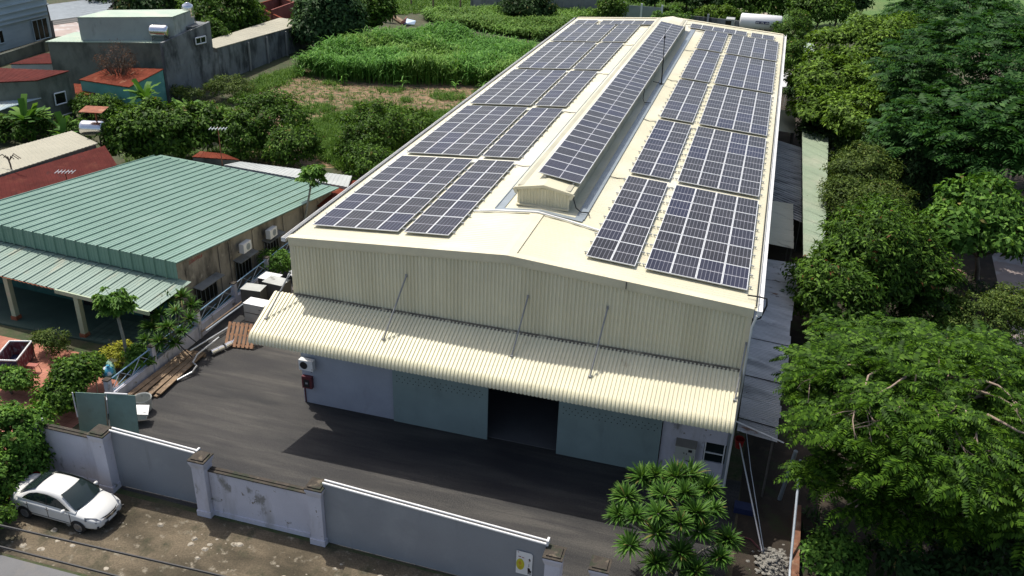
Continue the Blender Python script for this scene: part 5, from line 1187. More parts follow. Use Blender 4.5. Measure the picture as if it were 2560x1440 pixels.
mb = MB(); mb.box((13.18,-4.2,.25),(.28,6.5,.5),(0,0,R(-1))); tag(mb.build('boundary_kerb', mat('rusty brown boundary wall', (.20,.09,.05), .85, .3, 2, patches=(((.3,.2,.13),3,.55,.7),)), at=(13.18,-4.2,0)), 'low rusty brown boundary kerb running beside the pale pipe', 'kerb')
pole([(10.1,-3.9,.06),(10.6,-3.6,.06),(11.0,-3.1,.06),(11.5,-3.2,.06),(11.9,-3.7,.06)], .035, 'alarm', 'dark red hose curving over the ground to the white pipe')
bk = thing('bucket', 'red plastic bucket hanging in the shade at the warehouse corner', 'bucket', (10.55,1.15,1.4))
mb = MB(); mb.lathe((10.55,1.15,1.35), [(.16,0),(.22,.42),(.24,.44),(.2,.43),(.15,.05)], 14); mb.build('pail', mat('red plastic', (.35,.02,.02), .4, .1, 3), bk)
mb = MB(); mb.tube([(10.33,1.15,1.78),(10.45,1.15,2.0),(10.65,1.15,2.0),(10.77,1.15,1.78)], .012, 5); mb.build('handle', 'darksteel', bk)
mb = MB(); mb.bb(10.7,-1.7,.004,11.5,-1.2,.28); tag(mb.build('blue_drum', mat('dark blue plastic crate', (.012,.022,.075), .6, .1, 3), at=(11.1,-1.5,0)), 'dark blue plastic crate lying in the shade by the slanting pipe', 'crate')
rb2 = MB()
for i in range(420):
    a_ = rr.uniform(0,6.28); r_ = abs(rr.gauss(0,.4)); x = 12.45+r_*math.cos(a_); y_ = -4.3+r_*1.2*math.sin(a_); stone(rb2, x, y_, max(0,.55-.6*r_)*rr.uniform(.3,1), rr.choice([.04,.06,.09,.13]))
rb2.lathe((12.45,-4.3,0), [(.7,0),(.5,.12),(.3,.25),(.1,.35)], 11)
tag(rb2.build('rubble_heap', mat('grey mortar rubble', (.25,.24,.21), .95, .25, 3, bump=.6, patches=(((.12,.11,.1),4,.5,.65),))), 'heap of grey mortar rubble at the foot of the pale pipe', 'rubble heap')
# clay pots under the trees
def pot(x, y, r, label):
    o = thing('plant_pot', label, 'plant pot', (x,y,0), 'clay pots under the right trees')
    mb = MB(); mb.lathe((x,y,0), [(r*.6,0),(r*.85,.12),(r,.5),(r*1.06,.52),(r*1.06,.58),(r*.92,.58),(r*.88,.45)], 20); mb.build('bowl', mat('pink clay', (.36,.22,.17), .85, .12, 3), o)
    mb = MB(); mb.lathe((x,y,.42), [(r*.87,0),(r*.5,.05)], 16); mb.build('soil', 'darkearth', o)
p_ = (22.939,26.043,0.5); pot(p_[0],p_[1],.75,'wide clay pot in the gap behind the dark leathery tree'); p_ = (17.523,-2.639,0.5); pot(p_[0],p_[1],.5,'round clay pot in the shade under the feathery tree')
wr = thing('tarpaulin', 'grey brown canvas sheet roof seen through the gap between the right trees', 'tarpaulin', (20.688,50.148,1.5))
mb = MB(); mb.slab([(19.957,48.713,1.3),(21.655,48.218,1.3),(21.094,51.791,1.8),(20.146,53.753,1.8)], .05); mb.build('sheet', mat('grey brown canvas', (.22,.19,.15), .85, .15, 1), wr)
mb = MB(); p = (19.957,48.713,1.3); mb.tube([(p[0],p[1],0),p], .05, 5); mb.build('post', 'darksteel', wr)

# ---------------- trees, shrubs and crops ----------------
def GL(name, a, b_, c, **k): M[name] = leafmat(name, a, b_, c, **k)
GL('leaf_dark', (0.023,0.051,0.015), (0.038,0.084,0.023), (0.064,0.128,0.033))
GL('leaf_mid', (0.021,0.049,0.006), (0.066,0.142,0.016), (0.154,0.277,0.033))
GL('leaf_bright', (0.044,0.103,0.014), (0.095,0.211,0.032), (0.197,0.351,0.055), trans=.3)
GL('leaf_feather', (0.016,0.045,0.004), (0.058,0.132,0.012), (0.150,0.280,0.026), trans=.38)
GL('leaf_feather_dark', (0.012,0.048,0.009), (0.032,0.100,0.020), (0.074,0.171,0.034), trans=.3)
GL('leaf_yellow', (0.034,0.067,0.006), (0.100,0.190,0.017), (0.234,0.371,0.048), trans=.3)
GL('leaf_olive', (0.037,0.064,0.013), (0.085,0.136,0.025), (0.185,0.247,0.055))
GL('leaf_blue', (0.022,0.052,0.019), (0.053,0.112,0.038), (0.111,0.203,0.069))
GL('leaf_strap', (0.038,0.096,0.015), (0.067,0.154,0.023), (0.141,0.256,0.045), trans=.22, rough=.5, spec=.16)
GL('leaf_banana', (0.058,0.141,0.023), (0.090,0.205,0.033), (0.192,0.333,0.058), trans=.35)
GL('leaf_brown', (.10,.040,.022), (.14,.06,.032), (.19,.09,.05))
GL('leaf_dry', (.16,.15,.045), (.22,.19,.06), (.28,.22,.08))
GL('leaf_corn_pale', (.10,.21,.03), (.17,.32,.05), (.30,.47,.12), trans=.3)
GL('leaf_rust', (.14,.05,.02), (.20,.08,.03), (.26,.13,.05))
GL('leaf_corn', (.060,.170,.022), (.110,.280,.040), (.24,.46,.10), trans=.3)
GL('leaf_grass', (.065,.150,.020), (.110,.215,.030), (.20,.31,.06), trans=.25)
GL('leaf_yellowflower', (.22,.24,.02), (.34,.34,.03), (.45,.42,.05), trans=.25)
M['bark'] = mat('grey brown bark', (.13,.105,.08), .9, .25, 4, bump=.4)
M['bark_pale'] = mat('pale pinkish bark', (.30,.225,.17), .85, .2, 4)
M['bark_grey'] = mat('smooth grey bark', (.22,.22,.18), .85, .2, 3)
UP = np.array([0,0,1.0])
def clump_centres(blobs, n, shell=.65, low=-.35):
    """points in the outer part of ellipsoids, few underneath"""
    out = []; vol = np.array([b_[3]*b_[4]*b_[5] for b_ in blobs])**.67; cnt = np.maximum(1, (n*vol/vol.sum()).astype(int))
    for b_, k in zip(blobs, cnt):
        d = unit(rvec(k*3)); d = d[d[:,2] > low][:k]; r = RNG.uniform(shell**3, 1, len(d))**(1/3)*RNG.uniform(.88,1.08,len(d))
        out.append((np.array(b_[:3])+d*r[:,None]*np.array(b_[3:6]), d))
    return np.concatenate([o[0] for o in out]), np.concatenate([o[1] for o in out])
def crown_cards(C, O, per, cr, L, W, out=.6, up=.6, flat=.75):
    n = len(C); C = np.repeat(C, per, 0); O = np.repeat(O, per, 0); k = len(C); d = unit(rvec(k)); r = RNG.random(k)**.45
    crr = np.repeat(np.broadcast_to(cr, (n,))*RNG.uniform(.7,1.3,n), per)
    P = C + d*(r*crr)[:,None]*np.array([1,1,flat])
    N = unit(O*out + UP*up + d*.5 + rvec(k)*.35)
    D = unit(np.cross(N, rvec(k)) + O*.3 + d*.3 - UP*.22)
    return leafcards(P, D, N, L*RNG.uniform(.65,1.3,k), W*RNG.uniform(.7,1.25,k))
def fronds(P, D, N, L, m=7, lw=.30, droop=.5):
    """pinnate leaves: pairs of leaflets along a bending midrib"""
    n = len(P); D = unit(D); N = unit(N - D*np.sum(N*D,1,keepdims=True)); S = np.cross(D, N); L = np.broadcast_to(L,(n,))
    VV, FF, base = [], [], 0
    p = P.copy(); d = D.copy()
    for i in range(m):
        p = p + d*(L/m)[:,None]; d = unit(d - UP*droop/m)
        t = (i+1)/m; ll = L*lw*(.55+.9*math.sin(math.pi*min(1,t*.85+.08)))
        for s in (-1,1):
            dd = unit(S*s + d*.45 + rvec(n)*.08 - UP*.12)
            V, F = leafcards(p, dd, N, ll, ll*.42, .1); VV.append(V); FF.append(F+base); base += len(V)
    return np.concatenate(VV), np.concatenate(FF)
def crown_fronds(C, O, per, L, m=6, lw=.3, up=.75, droop=.5):
    n = len(C); k = n*per; Cc = np.repeat(C, per, 0); Oo = np.repeat(O, per, 0)
    a = RNG.uniform(0, 2*math.pi, k); D = unit(np.stack([np.cos(a), np.sin(a), RNG.uniform(-.25,.35,k)],1) + Oo*.45)
    P = Cc + D*.12 + rvec(k)*.12*np.array([1,1,.5])
    return fronds(P, D, np.tile(UP,(k,1))*up + Oo*.3 + rvec(k)*.15, L*RNG.uniform(.7,1.25,k), m, lw, droop)
def trunk(base, blobs, C, r, mat_, par, limbs=14, seed=1, lean=(0,0), fork=.45):
    rr_ = random.Random(seed); b_ = Vector(base); top = sum((Vector(x[:3]) for x in blobs), Vector())/len(blobs)
    zlow = min(x[2]-x[5]*.6 for x in blobs); f = Vector((b_.x+(top.x-b_.x)*fork, b_.y+(top.y-b_.y)*fork, max(b_.z+.5, b_.z+(top.z-b_.z)*fork)))
    mid = b_.lerp(f,.5)+Vector((rr_.uniform(-.15,.15),rr_.uniform(-.15,.15),0))
    mb = MB(); mb.tube([b_, b_.lerp(mid,.12), mid, f], r, 9, r2=r*.72); mb.tube([b_-Vector((0,0,.02)), b_+Vector((0,0,.25))], r*1.5, 9, r2=r)
    o = mb.build('trunk', mat_, par, smooth=True)
    idx = rr_.sample(range(len(C)), min(limbs, len(C))); mb = MB()
    for i in idx:
        e = Vector(C[i]); m_ = f.lerp(e,.5)+Vector((rr_.uniform(-.4,.4),rr_.uniform(-.4,.4),rr_.uniform(-.1,.5))); q = m_.lerp(e,.5)+Vector((rr_.uniform(-.2,.2),rr_.uniform(-.2,.2),rr_.uniform(0,.25)))
        mb.tube([f, m_, q, e], r*.38, 6, r2=r*.10)
        for s in range(2):
            e2 = q+Vector((rr_.uniform(-1,1),rr_.uniform(-1,1),rr_.uniform(0,.6)))*max(.4,r*3.2); mb.tube([q,q.lerp(e2,.5)+Vector((0,0,.1)),e2], r*.17, 5, r2=r*.06)
    mb.build('limbs', mat_, par, smooth=True); return f
def tree(label, base, blobs, leaf, n, per, L, W, cr=.6, r=.18, bark='bark', kind='broad', name='tree', cat='tree', group=None, out=.6, up=.6, shell=.6, limbs=14, low=-.35, accent=None, frond_m=6, lw=.3, droop=.5, fork=.45, clump=.62, flat=.62, over=0.0):
    o = thing(name, label, cat, (base[0],base[1],0), group)
    if kind == 'broad': n, per, cr = int(n*clump), int(per/clump*1.05), cr*clump**-.38
    C, O = clump_centres(blobs, n, shell, low)
    if kind == 'broad': V, F = crown_cards(C, O, per, cr, L, W, out, up, flat)
    else: V, F = crown_fronds(C, O, per, L, frond_m, lw, up, droop)
    mats, mi = [leaf], None
    if accent is None and kind == 'broad' and len(F) > 4000 and leaf in ('leaf_mid','leaf_olive','leaf_bright','leaf_dark'): accent = 'leaf_dry'
    if accent:
        mats = [leaf, accent]; mi = (RNG.random(len(F)) < .012).astype(int)
    npmesh('crown', V, F, mats, o, mi=mi)
    trunk((base[0],base[1],0), blobs, C + O*over, r, bark, o, limbs, int(abs(base[0]*13+base[1]*7))+1, fork=fork)
    return o
def B(c, rx, ry, rz): return (c[0],c[1],c[2],rx,ry,rz)
RT = 'trees on the right of the warehouse'
# the big feathery tree at the front right, branches showing through
o = tree('broad feathery light green tree with bare pale branches at the front right', (17.083,-1.562), [B((17.06,-1.267,6.6),5.1,5.8,2.2), B((15.34,-0.3,5.6),2.9,3.6,1.8), B((18.459,-2.214,5.4),3.0,3.2,1.8), B((14.835,-3.789,4.2),1.9,1.5,1.1), B((16.762,-4.293,4),2.0,1.4,1.2)],
    'leaf_feather', 360, 13, .80, 0, kind='frond', r=.26, bark='bark_pale', group=RT, shell=.80, limbs=46, over=.0, low=-.15, frond_m=9, lw=.21, up=.95, droop=.75)
bb_ = MB(); r5 = random.Random(11); Bc, Br = ((16.595,-0.96,6.3)), (4.9, 5.6, 2.45)
def surf(th, fi, k=1.03): return Vector((Bc[0]+Br[0]*k*math.sin(fi)*math.cos(th), Bc[1]+Br[1]*k*math.sin(fi)*math.sin(th), Bc[2]+Br[2]*k*math.cos(fi)))
for i in range(11):
    th = R(-160+i*13+r5.uniform(-6,6)); f0_ = r5.uniform(.35,.75); f1_ = f0_+r5.uniform(.35,.75)
    bend = r5.uniform(-.16,.16); kk = r5.uniform(.97,1.035)
    pts = [surf(th+bend*j*j/8+r5.uniform(-.02,.02), f0_+(f1_-f0_)*j/6, kk*(.84,.95,1.0,1.01,1.015,1.0,.985)[j]) for j in range(7)]
    bb_.tube(pts, .05, 6, r2=.014)
    for j in (3,4):
        q = pts[j]; d = surf(th+bend*j*j/8+(-1)**j*r5.uniform(.08,.2), f0_+(f1_-f0_)*j/6+.20, 1.0); bb_.tube([q, q.lerp(d,.5)+Vector((0,0,.05)), d], .022, 5, r2=.01)
bb_.build('bare_branches', 'bark_pale', o, smooth=True)
tree('feathery tree hanging into the lower right corner of the view', (23.354,-1.362), [B((20.459,-3.357,4.6),2.3,2.6,1.8), B((21.262,-0.831,6),3.0,3.0,2.0)], 'leaf_feather', 150, 8, .78, 0, kind='frond', r=.2, bark='bark_pale', group=RT, shell=.65, limbs=22, low=-.3, frond_m=7, lw=.27, up=.95, droop=.75)
tree('dense dark leathery tree with scattered orange leaves beside the zinc lean-to', (16.83,18.782), [B((16.637,17.836,4.6),3.1,3.4,2.9), B((14.718,14.232,3.2),2.7,2.6,2.4), B((18.414,17.347,3.6),2.6,2.6,2.4)], 'leaf_mid', 420, 62, .34, .12, cr=.62, group=RT, accent='leaf_rust', low=-.5)
tree('dull green small leaved tree leaning over the pale green roof', (17.345,34.2), [B((16.586,31.464,4.6),2.3,2.8,2.2), B((15.662,28.923,3.6),1.4,2.0,1.6), B((17.727,27.06,4),2.0,2.2,1.8)], 'leaf_olive', 330, 60, .24, .10, cr=.55, group=RT, low=-.5)
tree('tall yellowish green layered tree near the back right corner of the warehouse', (20.507,60.527), [B((18.915,61,8),6.4,6.0,3.0), B((15.352,53.748,6.2),4.0,4.4,2.4), B((21.261,49.138,6.8),4.6,4.4,2.6), B((14.485,48.133,4.6),3.0,3.2,2.2), B((17.68,44.347,5.6),3.6,3.6,2.2)], 'leaf_yellow', 560, 70, .44, .2, cr=.85, r=.3, group=RT, up=1.0, low=-.3, clump=.38, flat=.42)
tree('very large dark feathery tree filling the top right corner', (28.577,41.894), [B((25.855,45.077,9.5),8.0,8.0,4.0), B((22.992,36.804,7),5.0,5.0,3.0), B((26.426,32.717,8),5.5,5.5,3.4), B((26.65,69.87,9),7.0,7.0,3.4)], 'leaf_feather_dark', 900, 8, 1.15, 0, kind='frond', r=.4, group=RT, shell=.7, limbs=26, low=-.3, frond_m=5, lw=.34, up=.85, droop=.5)
tree('broad leaved bright green tree standing at the right edge, middle height', (24.494,26.741), [B((23.014,24.954,5.4),2.5,2.5,2.0), B((21.645,22.771,4.6),1.8,1.8,1.5), B((24.134,23.05,4.6),1.7,1.7,1.5)], 'leaf_bright', 200, 34, .46, .24, cr=.55, group=RT, low=-.4)
tree('deep green rounded tree in the shade behind the pale green roof', (20.884,42.756), [B((21.16,37.301,4.5),4.0,4.0,2.8), B((23.314,35.244,3.6),3.0,3.0,2.2), B((18.437,43.147,3),2.2,2.4,1.8)], 'leaf_blue', 360, 60, .34, .15, cr=.7, group=RT, low=-.5)
tree('shaded dark tree between the tall yellowish tree and the warehouse wall', (16.199,63.277), [B((16.383,47.545,3.2),3.4,3.4,2.2), B((14.175,60.365,3.4),2.6,2.8,2.0)], 'leaf_dark', 260, 60, .36, .16, cr=.7, group=RT, low=-.5)
tree('yellowish bush with twiggy top at the right edge above the feathery tree', (23.485,18.079), [B((22.69,16.675,1.9),2.6,1.8,1.3), B((24.308,18.157,2.2),1.5,1.3,1.2)], 'leaf_olive', 170, 46, .22, .09, cr=.42, r=.08, name='bush', cat='bush', group=RT)
tree('light green shrub with pale rosettes at the foot of the feathery tree', (14.765,-3.944), [B((14.426,-4.808,1.3),1.15,1.0,1.0)], 'leaf_bright', 60, 40, .2, .12, cr=.34, r=.05, name='bush', cat='bush', group=RT)
tree('dark shaded shrub beneath the feathery tree by the clay pot', (17.903,-3.141), [B((17.975,-3.536,1.4),2.2,1.8,1.3), B((19.898,-3.346,1.6),2.2,1.8,1.4)], 'leaf_dark', 110, 46, .3, .14, cr=.5, r=.07, name='bush', cat='bush', group=RT)
tree('small bush growing against the right side of the dark leathery tree', (20.981,19.725), [B((20.292,16.9,1.6),2.0,1.6,1.4)], 'leaf_mid', 80, 50, .24, .1, cr=.45, r=.06, name='bush', cat='bush', group=RT)
tree('dense dark green bush on the shaded ground at the right edge', (22.555,14.106), [B((21.501,12.28,1.6),3.0,2.2,1.5)], 'leaf_dark', 120, 50, .28, .12, cr=.5, r=.08, name='bush', cat='bush', group=RT)
def palm(label, c, n, L, leaf='leaf_dark', z0=0.0, trunk_r=.12, name='palm_tree'):
    o = thing(name, label, 'palm', (c[0],c[1],0), 'palms under the right trees')
    a = RNG.uniform(0,6.28,n); e = RNG.uniform(.15,1.1,n); D = np.stack([np.cos(a)*np.cos(e),np.sin(a)*np.cos(e),np.sin(e)],1)
    V, F = fronds(np.tile(np.array(c),(n,1)), D, np.cross(np.cross(D,UP),D)+UP*.3, L*RNG.uniform(.8,1.15,n), 14, .22, 1.15)
    npmesh('crown', V, F, leaf, o); mb = MB(); mb.tube([(c[0],c[1],0),c], trunk_r, 8, r2=trunk_r*.7); mb.build('trunk', 'bark', o)
palm('dark green palm with spreading fronds behind the feathery tree', (18.821,16.674,2.6), 22, 2.3)
palm('palm fronds poking up through the crown of the feathery tree', (17.151,2.447,6.4), 14, 1.6, 'leaf_mid')
# ---- left side
LT = 'trees behind the green roofed house'
tree('bushy large leaved tree behind the green roof, between the water tank and the aerial', (-38.363,28.084), [B((-37.239,27.17,2.8),3.6,3.0,2.4), B((-39.12,26.057,2.4),2.2,2.2,1.9), B((-34.952,29.3,2.8),2.8,2.4,2.2)], 'leaf_mid', 360, 50, .40, .2, cr=.62, group=LT, low=-.5)
tree('rounded dark green tree behind the green roof at the edge of the field', (-30.138,31.329), [B((-30.099,31.796,3),3.4,3.0,2.6), B((-26.427,29.009,2.2),2.2,2.0,1.9), B((-30.876,29.276,2.6),2.2,2.2,2.0)], 'leaf_mid', 380, 54, .30, .14, cr=.6, group=LT, low=-.5)
tree('dark bushy tree against the left eave of the warehouse', (-20.27,33.007), [B((-20.746,33.518,2.9),3.2,3.2,2.4), B((-21.418,31.01,2.2),2.2,2.2,1.9), B((-18.928,36.023,2.4),2.4,2.4,2.0), B((-19.011,27.957,1.8),2.0,1.8,1.6)], 'leaf_mid', 420, 54, .28, .13, cr=.6, group=LT, low=-.5)
tree('leafless looking tree with reddish brown twigs before the grey concrete house', (-51.671,41.061), [B((-51.223,40.515,4.2),1.9,1.9,2.1)], 'leaf_brown', 120, 7, .2, .06, cr=.5, r=.10, group=LT, limbs=70)
tree('dark undergrowth bush between the cream flat roof and the mossy house', (-52.635,30.156), [B((-50.892,29.876,0.9),4.2,1.6,1.1), B((-53.127,27.705,1),3.0,1.6,1.2)], 'leaf_mid', 170, 46, .3, .13, cr=.5, r=.06, name='bush', cat='bush', group=LT)
tree('leafy green bush before the blue roof of the mossy house', (-52.465,36.43), [B((-50.279,35.691,1.2),2.6,1.6,1.2)], 'leaf_mid', 110, 46, .28, .13, cr=.5, r=.06, name='bush', cat='bush', group=LT)
tree('low green bush at the foot of the grey concrete house', (-46.293,48.758), [B((-43.06,46.49,1.2),2.6,1.8,1.2), B((-46.651,44.488,0.9),1.6,1.2,.9)], 'leaf_olive', 130, 40, .26, .09, cr=.5, r=.06, name='bush', cat='bush', group=LT)
FT = 'trees at the far edge of the field'
tree('largest dark tree at the far edge of the field, beside the brick shell', (-46.606,75.269), [B((-44.986,72.657,4.6),3.8,3.4,4.2), B((-45.741,70.132,3),2.4,2.2,2.6), B((-42.896,72.673,2.8),2.2,2.2,2.4)], 'leaf_blue', 420, 50, .6, .3, cr=1.0, r=.3, group=FT, low=-.6)
tree('smaller dark tree with a low shady crown where the cow stands', (-46.364,90.054), [B((-42.516,80.489,4.2),2.9,2.6,2.6), B((-43.888,80.203,3),1.8,1.8,1.7)], 'leaf_mid', 260, 46, .55, .28, cr=.9, r=.25, group=FT, low=-.5)
tree('green tree rising behind the grey concrete house', (-64.258,78.776), [B((-57.422,67.447,4.2),5.0,4.0,3.4), B((-57.12,71.734,2.8),3.4,3.0,2.4)], 'leaf_mid', 260, 46, .55, .27, cr=.9, r=.25, group=FT, low=-.5)
tree('dark tree at the top edge behind the mint roofed upper storey', (-86.519,88.565), [B((-69.606,67.288,5),6.0,4.0,3.4), B((-69.109,73.746,3.6),5.0,3.4,2.6)], 'leaf_dark', 220, 40, .6, .3, cr=1.0, r=.25, group=FT, low=-.5)
tree('narrow green tree growing beside the upright water tank', (-56.769,65.82), [B((-52.719,58.843,3),1.7,1.6,2.4)], 'leaf_mid', 90, 44, .34, .16, cr=.55, r=.1, group=FT)
tree('dark round bush between the two pale far walls', (-27.984,107.78), [B((-26.771,101.847,2.2),4.0,2.6,2.2)], 'leaf_dark', 110, 40, .5, .25, cr=.9, r=.15, group=FT)
tree('creeper covered bush beside the grey panel fence behind the warehouse', (-14.71,106.842), [B((-14.522,104.211,2.2),2.0,1.6,2.2)], 'leaf_mid', 90, 44, .4, .2, cr=.7, r=.12, group=FT)
tree('low bright bush beside the far dark wall, left of the tanker', (-5.487,111.335), [B((-5.032,106.118,1.6),2.2,1.6,1.6), B((-7.081,106.143,1.2),1.4,1.2,1.2)], 'leaf_bright', 70, 40, .36, .18, cr=.6, r=.1, name='bush', cat='bush', group=FT)
tree('yellowish bush close to the tanker behind the far dark wall', (0.397,117.958), [B((0.675,111.891,1.6),3.4,1.8,1.6)], 'leaf_yellow', 80, 40, .4, .2, cr=.6, r=.1, name='bush', cat='bush', group=FT)
hedge_spots = [(-10.259,121.163,2.6),(-5.318,123.774,2.6),(0.057,121.517,2.8),(5.198,119.3,3),(10.124,118.487,3),(15.447,113.316,3),(18.349,119.969,4)]
hl = ['dark bush across the track, first from the panel fence','dark bush across the track, second from the panel fence','dark bush across the track, left of the tanker top','dark bush across the track, right above the tanker','dark bush across the track, beside the pale pole','dark bush right of the pale pole, behind the yellowish tree','tall dark bush at the top edge, right of the pale pole']
for c_, l_ in zip(hedge_spots, hl): tree(l_, (c_[0],c_[1]), [B(c_,4.4,3.0,2.8)], 'leaf_dark' if RNG.random()<.5 else 'leaf_mid', 130, 36, .55, .28, cr=1.0, r=.2, name='bush', cat='bush', group='bushes across the farm track')
tree('green bush beside the right end of the tanker', (11.689,105.412), [B((11.44,101.486,1.8),2.2,2.2,2.0), B((12.741,107.478,2),2.0,2.0,2.0)], 'leaf_mid', 120, 44, .34, .16, cr=.6, r=.1, name='bush', cat='bush', group=FT)
tree('thin green bush growing up beside the back right gutter of the warehouse', (12.449,82.157), [B((11.984,77.897,3),1.4,2.4,2.2)], 'leaf_mid', 110, 44, .34, .16, cr=.55, r=.1, name='bush', cat='bush', group=FT)
# banana plants
def banana(label, c, n, L, h):
    o = thing('banana_plant', label, 'banana plant', (c[0],c[1],0), 'banana plants by the houses')
    k = 3; V_, F_, base = [], [], 0; mb = MB()
    for s in range(k):
        x, y = c[0]+RNG.uniform(-.9,.9), c[1]+RNG.uniform(-.7,.7); hh = h*RNG.uniform(.75,1.1); mb.tube([(x,y,0),(x,y,hh)], .13, 7, r2=.08)
        a = RNG.uniform(0,6.28,n); e = RNG.uniform(.5,1.35,n); D = np.stack([np.cos(a)*np.cos(e),np.sin(a)*np.cos(e),np.sin(e)],1)
        for sd in (-1,1):
            pass
        V, F = straps(np.tile([x,y,hh],(n,1)), D, L*RNG.uniform(.7,1.1,n), .52, RNG.uniform(.5,1.6,n), 5, False)
        V_.append(V); F_.append(F+base); base += len(V)
    mb.build('stem', 'leaf_bright', o); npmesh('crown', np.concatenate(V_), np.concatenate(F_), 'leaf_banana', o)
p_ = (-51.894,28.332,1.5); banana('banana plant with long lit leaves before the blue translucent roof', p_, 9, 2.3, 1.9)
p_ = (-46.27,37.391,1.5); banana('banana plant standing against the teal house wall', p_, 8, 2.2, 1.9)
p_ = (-39.211,34.646,2); banana('banana plant with one upright bright leaf near the grey concrete house', p_, 8, 2.2, 2.0)
p_ = (-48.741,28.856,1); banana('low banana plant behind the cream flat roof', p_, 6, 1.7, 1.0)
# papaya trees: thin bare stem, tuft of lobed leaves
def papaya(label, base, top, r=.09, s=1.0, dead=False):
    o = thing('papaya_tree', label, 'papaya tree', base, 'papaya trees')
    b_, t_ = Vector(base), Vector(top); mb = MB(); m_ = b_.lerp(t_,.5)+Vector((.08,0,0)); mb.tube([b_,m_,t_], r, 8, r2=r*.7); mb.build('trunk', 'bark_grey', o, smooth=True)
    n = 70; a = RNG.uniform(0,6.28,n); e = RNG.uniform(-.35,1.1,n); D = np.stack([np.cos(a)*np.cos(e),np.sin(a)*np.cos(e),np.sin(e)],1)
    mb = MB(); Ln = RNG.uniform(.3,.95,n)*s
    ends = []
    for i in range(n):
        q = t_+Vector(D[i])*Ln[i]; mb.tube([t_, t_.lerp(q,.6)+Vector((0,0,.05)), q], .014, 4); ends.append(q)
    mb.build('leaf_stalk', 'leaf_bright', o)
    E_ = np.repeat(np.array(ends),7,0); k = len(E_); f_ = np.tile(np.linspace(-1.9,1.9,7),n); Dr = np.repeat(D,7,0); az = np.arctan2(Dr[:,1],Dr[:,0])+f_
    DD = np.stack([np.cos(az),np.sin(az),-.25+RNG.uniform(-.2,.1,k)],1); V, F = leafcards(E_, DD, np.tile(UP,(k,1))+rvec(k)*.2, .42*s*RNG.uniform(.8,1.2,k), .22*s)
    npmesh('crown', V, F, 'leaf_bright', o)
    mb = MB()
    for i in range(7): c_ = t_-Vector((0,0,.25+.07*i))+Vector((.13*math.cos(i*2.3),.13*math.sin(i*2.3),0)); mb.lathe(c_, [(.01,-.14),(.07,-.08),(.085,0),(.05,.1),(.01,.13)], 7)
    mb.build('fruit', 'leaf_dark', o)
papaya('papaya tree with a thin pale stem standing before the porch roof', (-19.574,-0.686,-0), (-19.886,-0.521,3.9), .10, .95)
papaya('papaya tree with a dark stem rising behind the green roof near the warehouse eave', (-18.9,15.6,0), (-18.597,17.785,4.6), .09, 1.0)
dp = thing('bare_plant', 'small leafless palm like plant with drooping stalks over the cream flat roof', 'bare plant', (-47.957,22.163,0), None)
c_ = Vector((-41.208,15.685,3.2)); mb = MB(); mb.tube([(c_.x,c_.y,0),c_,c_+Vector((-.1,0,.6))], .06, 6)
for a_,l_ in ((-1,.9),(1,1.3),(.4,.8),(-.5,.8),(.8,1.0)):
    mb.tube([c_+Vector((0,0,.3)), c_+Vector((a_*.5,0,.3+l_*.45)), c_+Vector((a_*1.0,.05,.25+l_*.25))], .035, 5)
mb.build('stem', 'bark', dp)
# strap leaved plants
def dracaena(label, base, heads, r, L, W, n, leaf='leaf_strap', group=None, mat_='bark_grey', droop=.9):
    o = thing('dragon_tree', label, 'dragon tree', base, group); b_ = Vector(base); V_, F_, k = [], [], 0; mb = MB()
    for h in heads:
        h = Vector(h); mb.tube([b_+Vector((RNG.uniform(-.15,.15),RNG.uniform(-.15,.15),0)), b_.lerp(h,.45)+Vector((0,0,.25)), h], .06, 6, r2=.04)
        nn = int(n*RNG.uniform(.6,1.2)); hs = RNG.uniform(.72,1.15); a = RNG.uniform(0,6.28,nn); e = np.arcsin(RNG.uniform(-.25,.98,nn)); D = np.stack([np.cos(a)*np.cos(e),np.sin(a)*np.cos(e),np.sin(e)],1)
        D = unit(D+np.array([RNG.uniform(-.25,.25),RNG.uniform(-.25,.25),.05]))
        V, F = straps(np.tile(np.array(h),(nn,1))+D*.06, D, L*hs*RNG.uniform(.7,1.15,nn), W, droop*RNG.uniform(.5,1.6,nn), 3)
        V_.append(V); F_.append(F+k); k += len(V)
    mb.build('stem', mat_, o, smooth=True); FF_ = np.concatenate(F_); npmesh('crown', np.concatenate(V_), FF_, [leaf, 'leaf_dry'], o, mi=np.repeat((RNG.random(len(FF_)//3) < .035).astype(int), 3))
dracaena('many headed dragon tree with strap leaf rosettes in front of the right sliding door', (8.934,-5.627,0),
  [(6.983,-4.476,3),(7.501,-4.438,3.2),(8.261,-4.442,3.3),(8.761,-4.017,3.2),(6.579,-5.725,2.9),(7.968,-5.772,3.4),(8.698,-5.537,3.5),(9.509,-4.387,3),(6.487,-6.57,2.7),(7.112,-6.725,3),(7.887,-6.718,3.3),(9.21,-6.159,3.2),(9.831,-5.357,2.9),(8.714,-6.884,3.2),(7.937,-7.218,2.8),(9.449,-6.611,2.8),(7.087,-7.461,2.2),(8.878,-7.301,2.2),(10.288,-6.828,2),(8.101,-7.64,1.8),(9.529,-7.48,1.7),(10.498,-5.782,2)], .6, .66, .10, 150, droop=.55)
dracaena('bushy dragon tree with glossy strap leaves standing beside the blue fence', (-18.71,1.924,0),
  [(-19.363,2.759,2.6),(-18.69,3.04,2.7),(-18.043,2.911,2.4),(-19.189,1.759,2.3),(-18.184,1.76,2.6),(-17.723,2.169,2),(-19.277,1.095,1.8),(-18.156,0.926,2.1),(-17.484,1.097,1.9),(-19.283,0.515,1.4),(-18.262,0.295,1.6),(-17.619,0.669,1.4),(-18.757,0.349,1)], .5, .60, .11, 80, droop=.75)
GP_ = 'plants in the neighbouring garden'
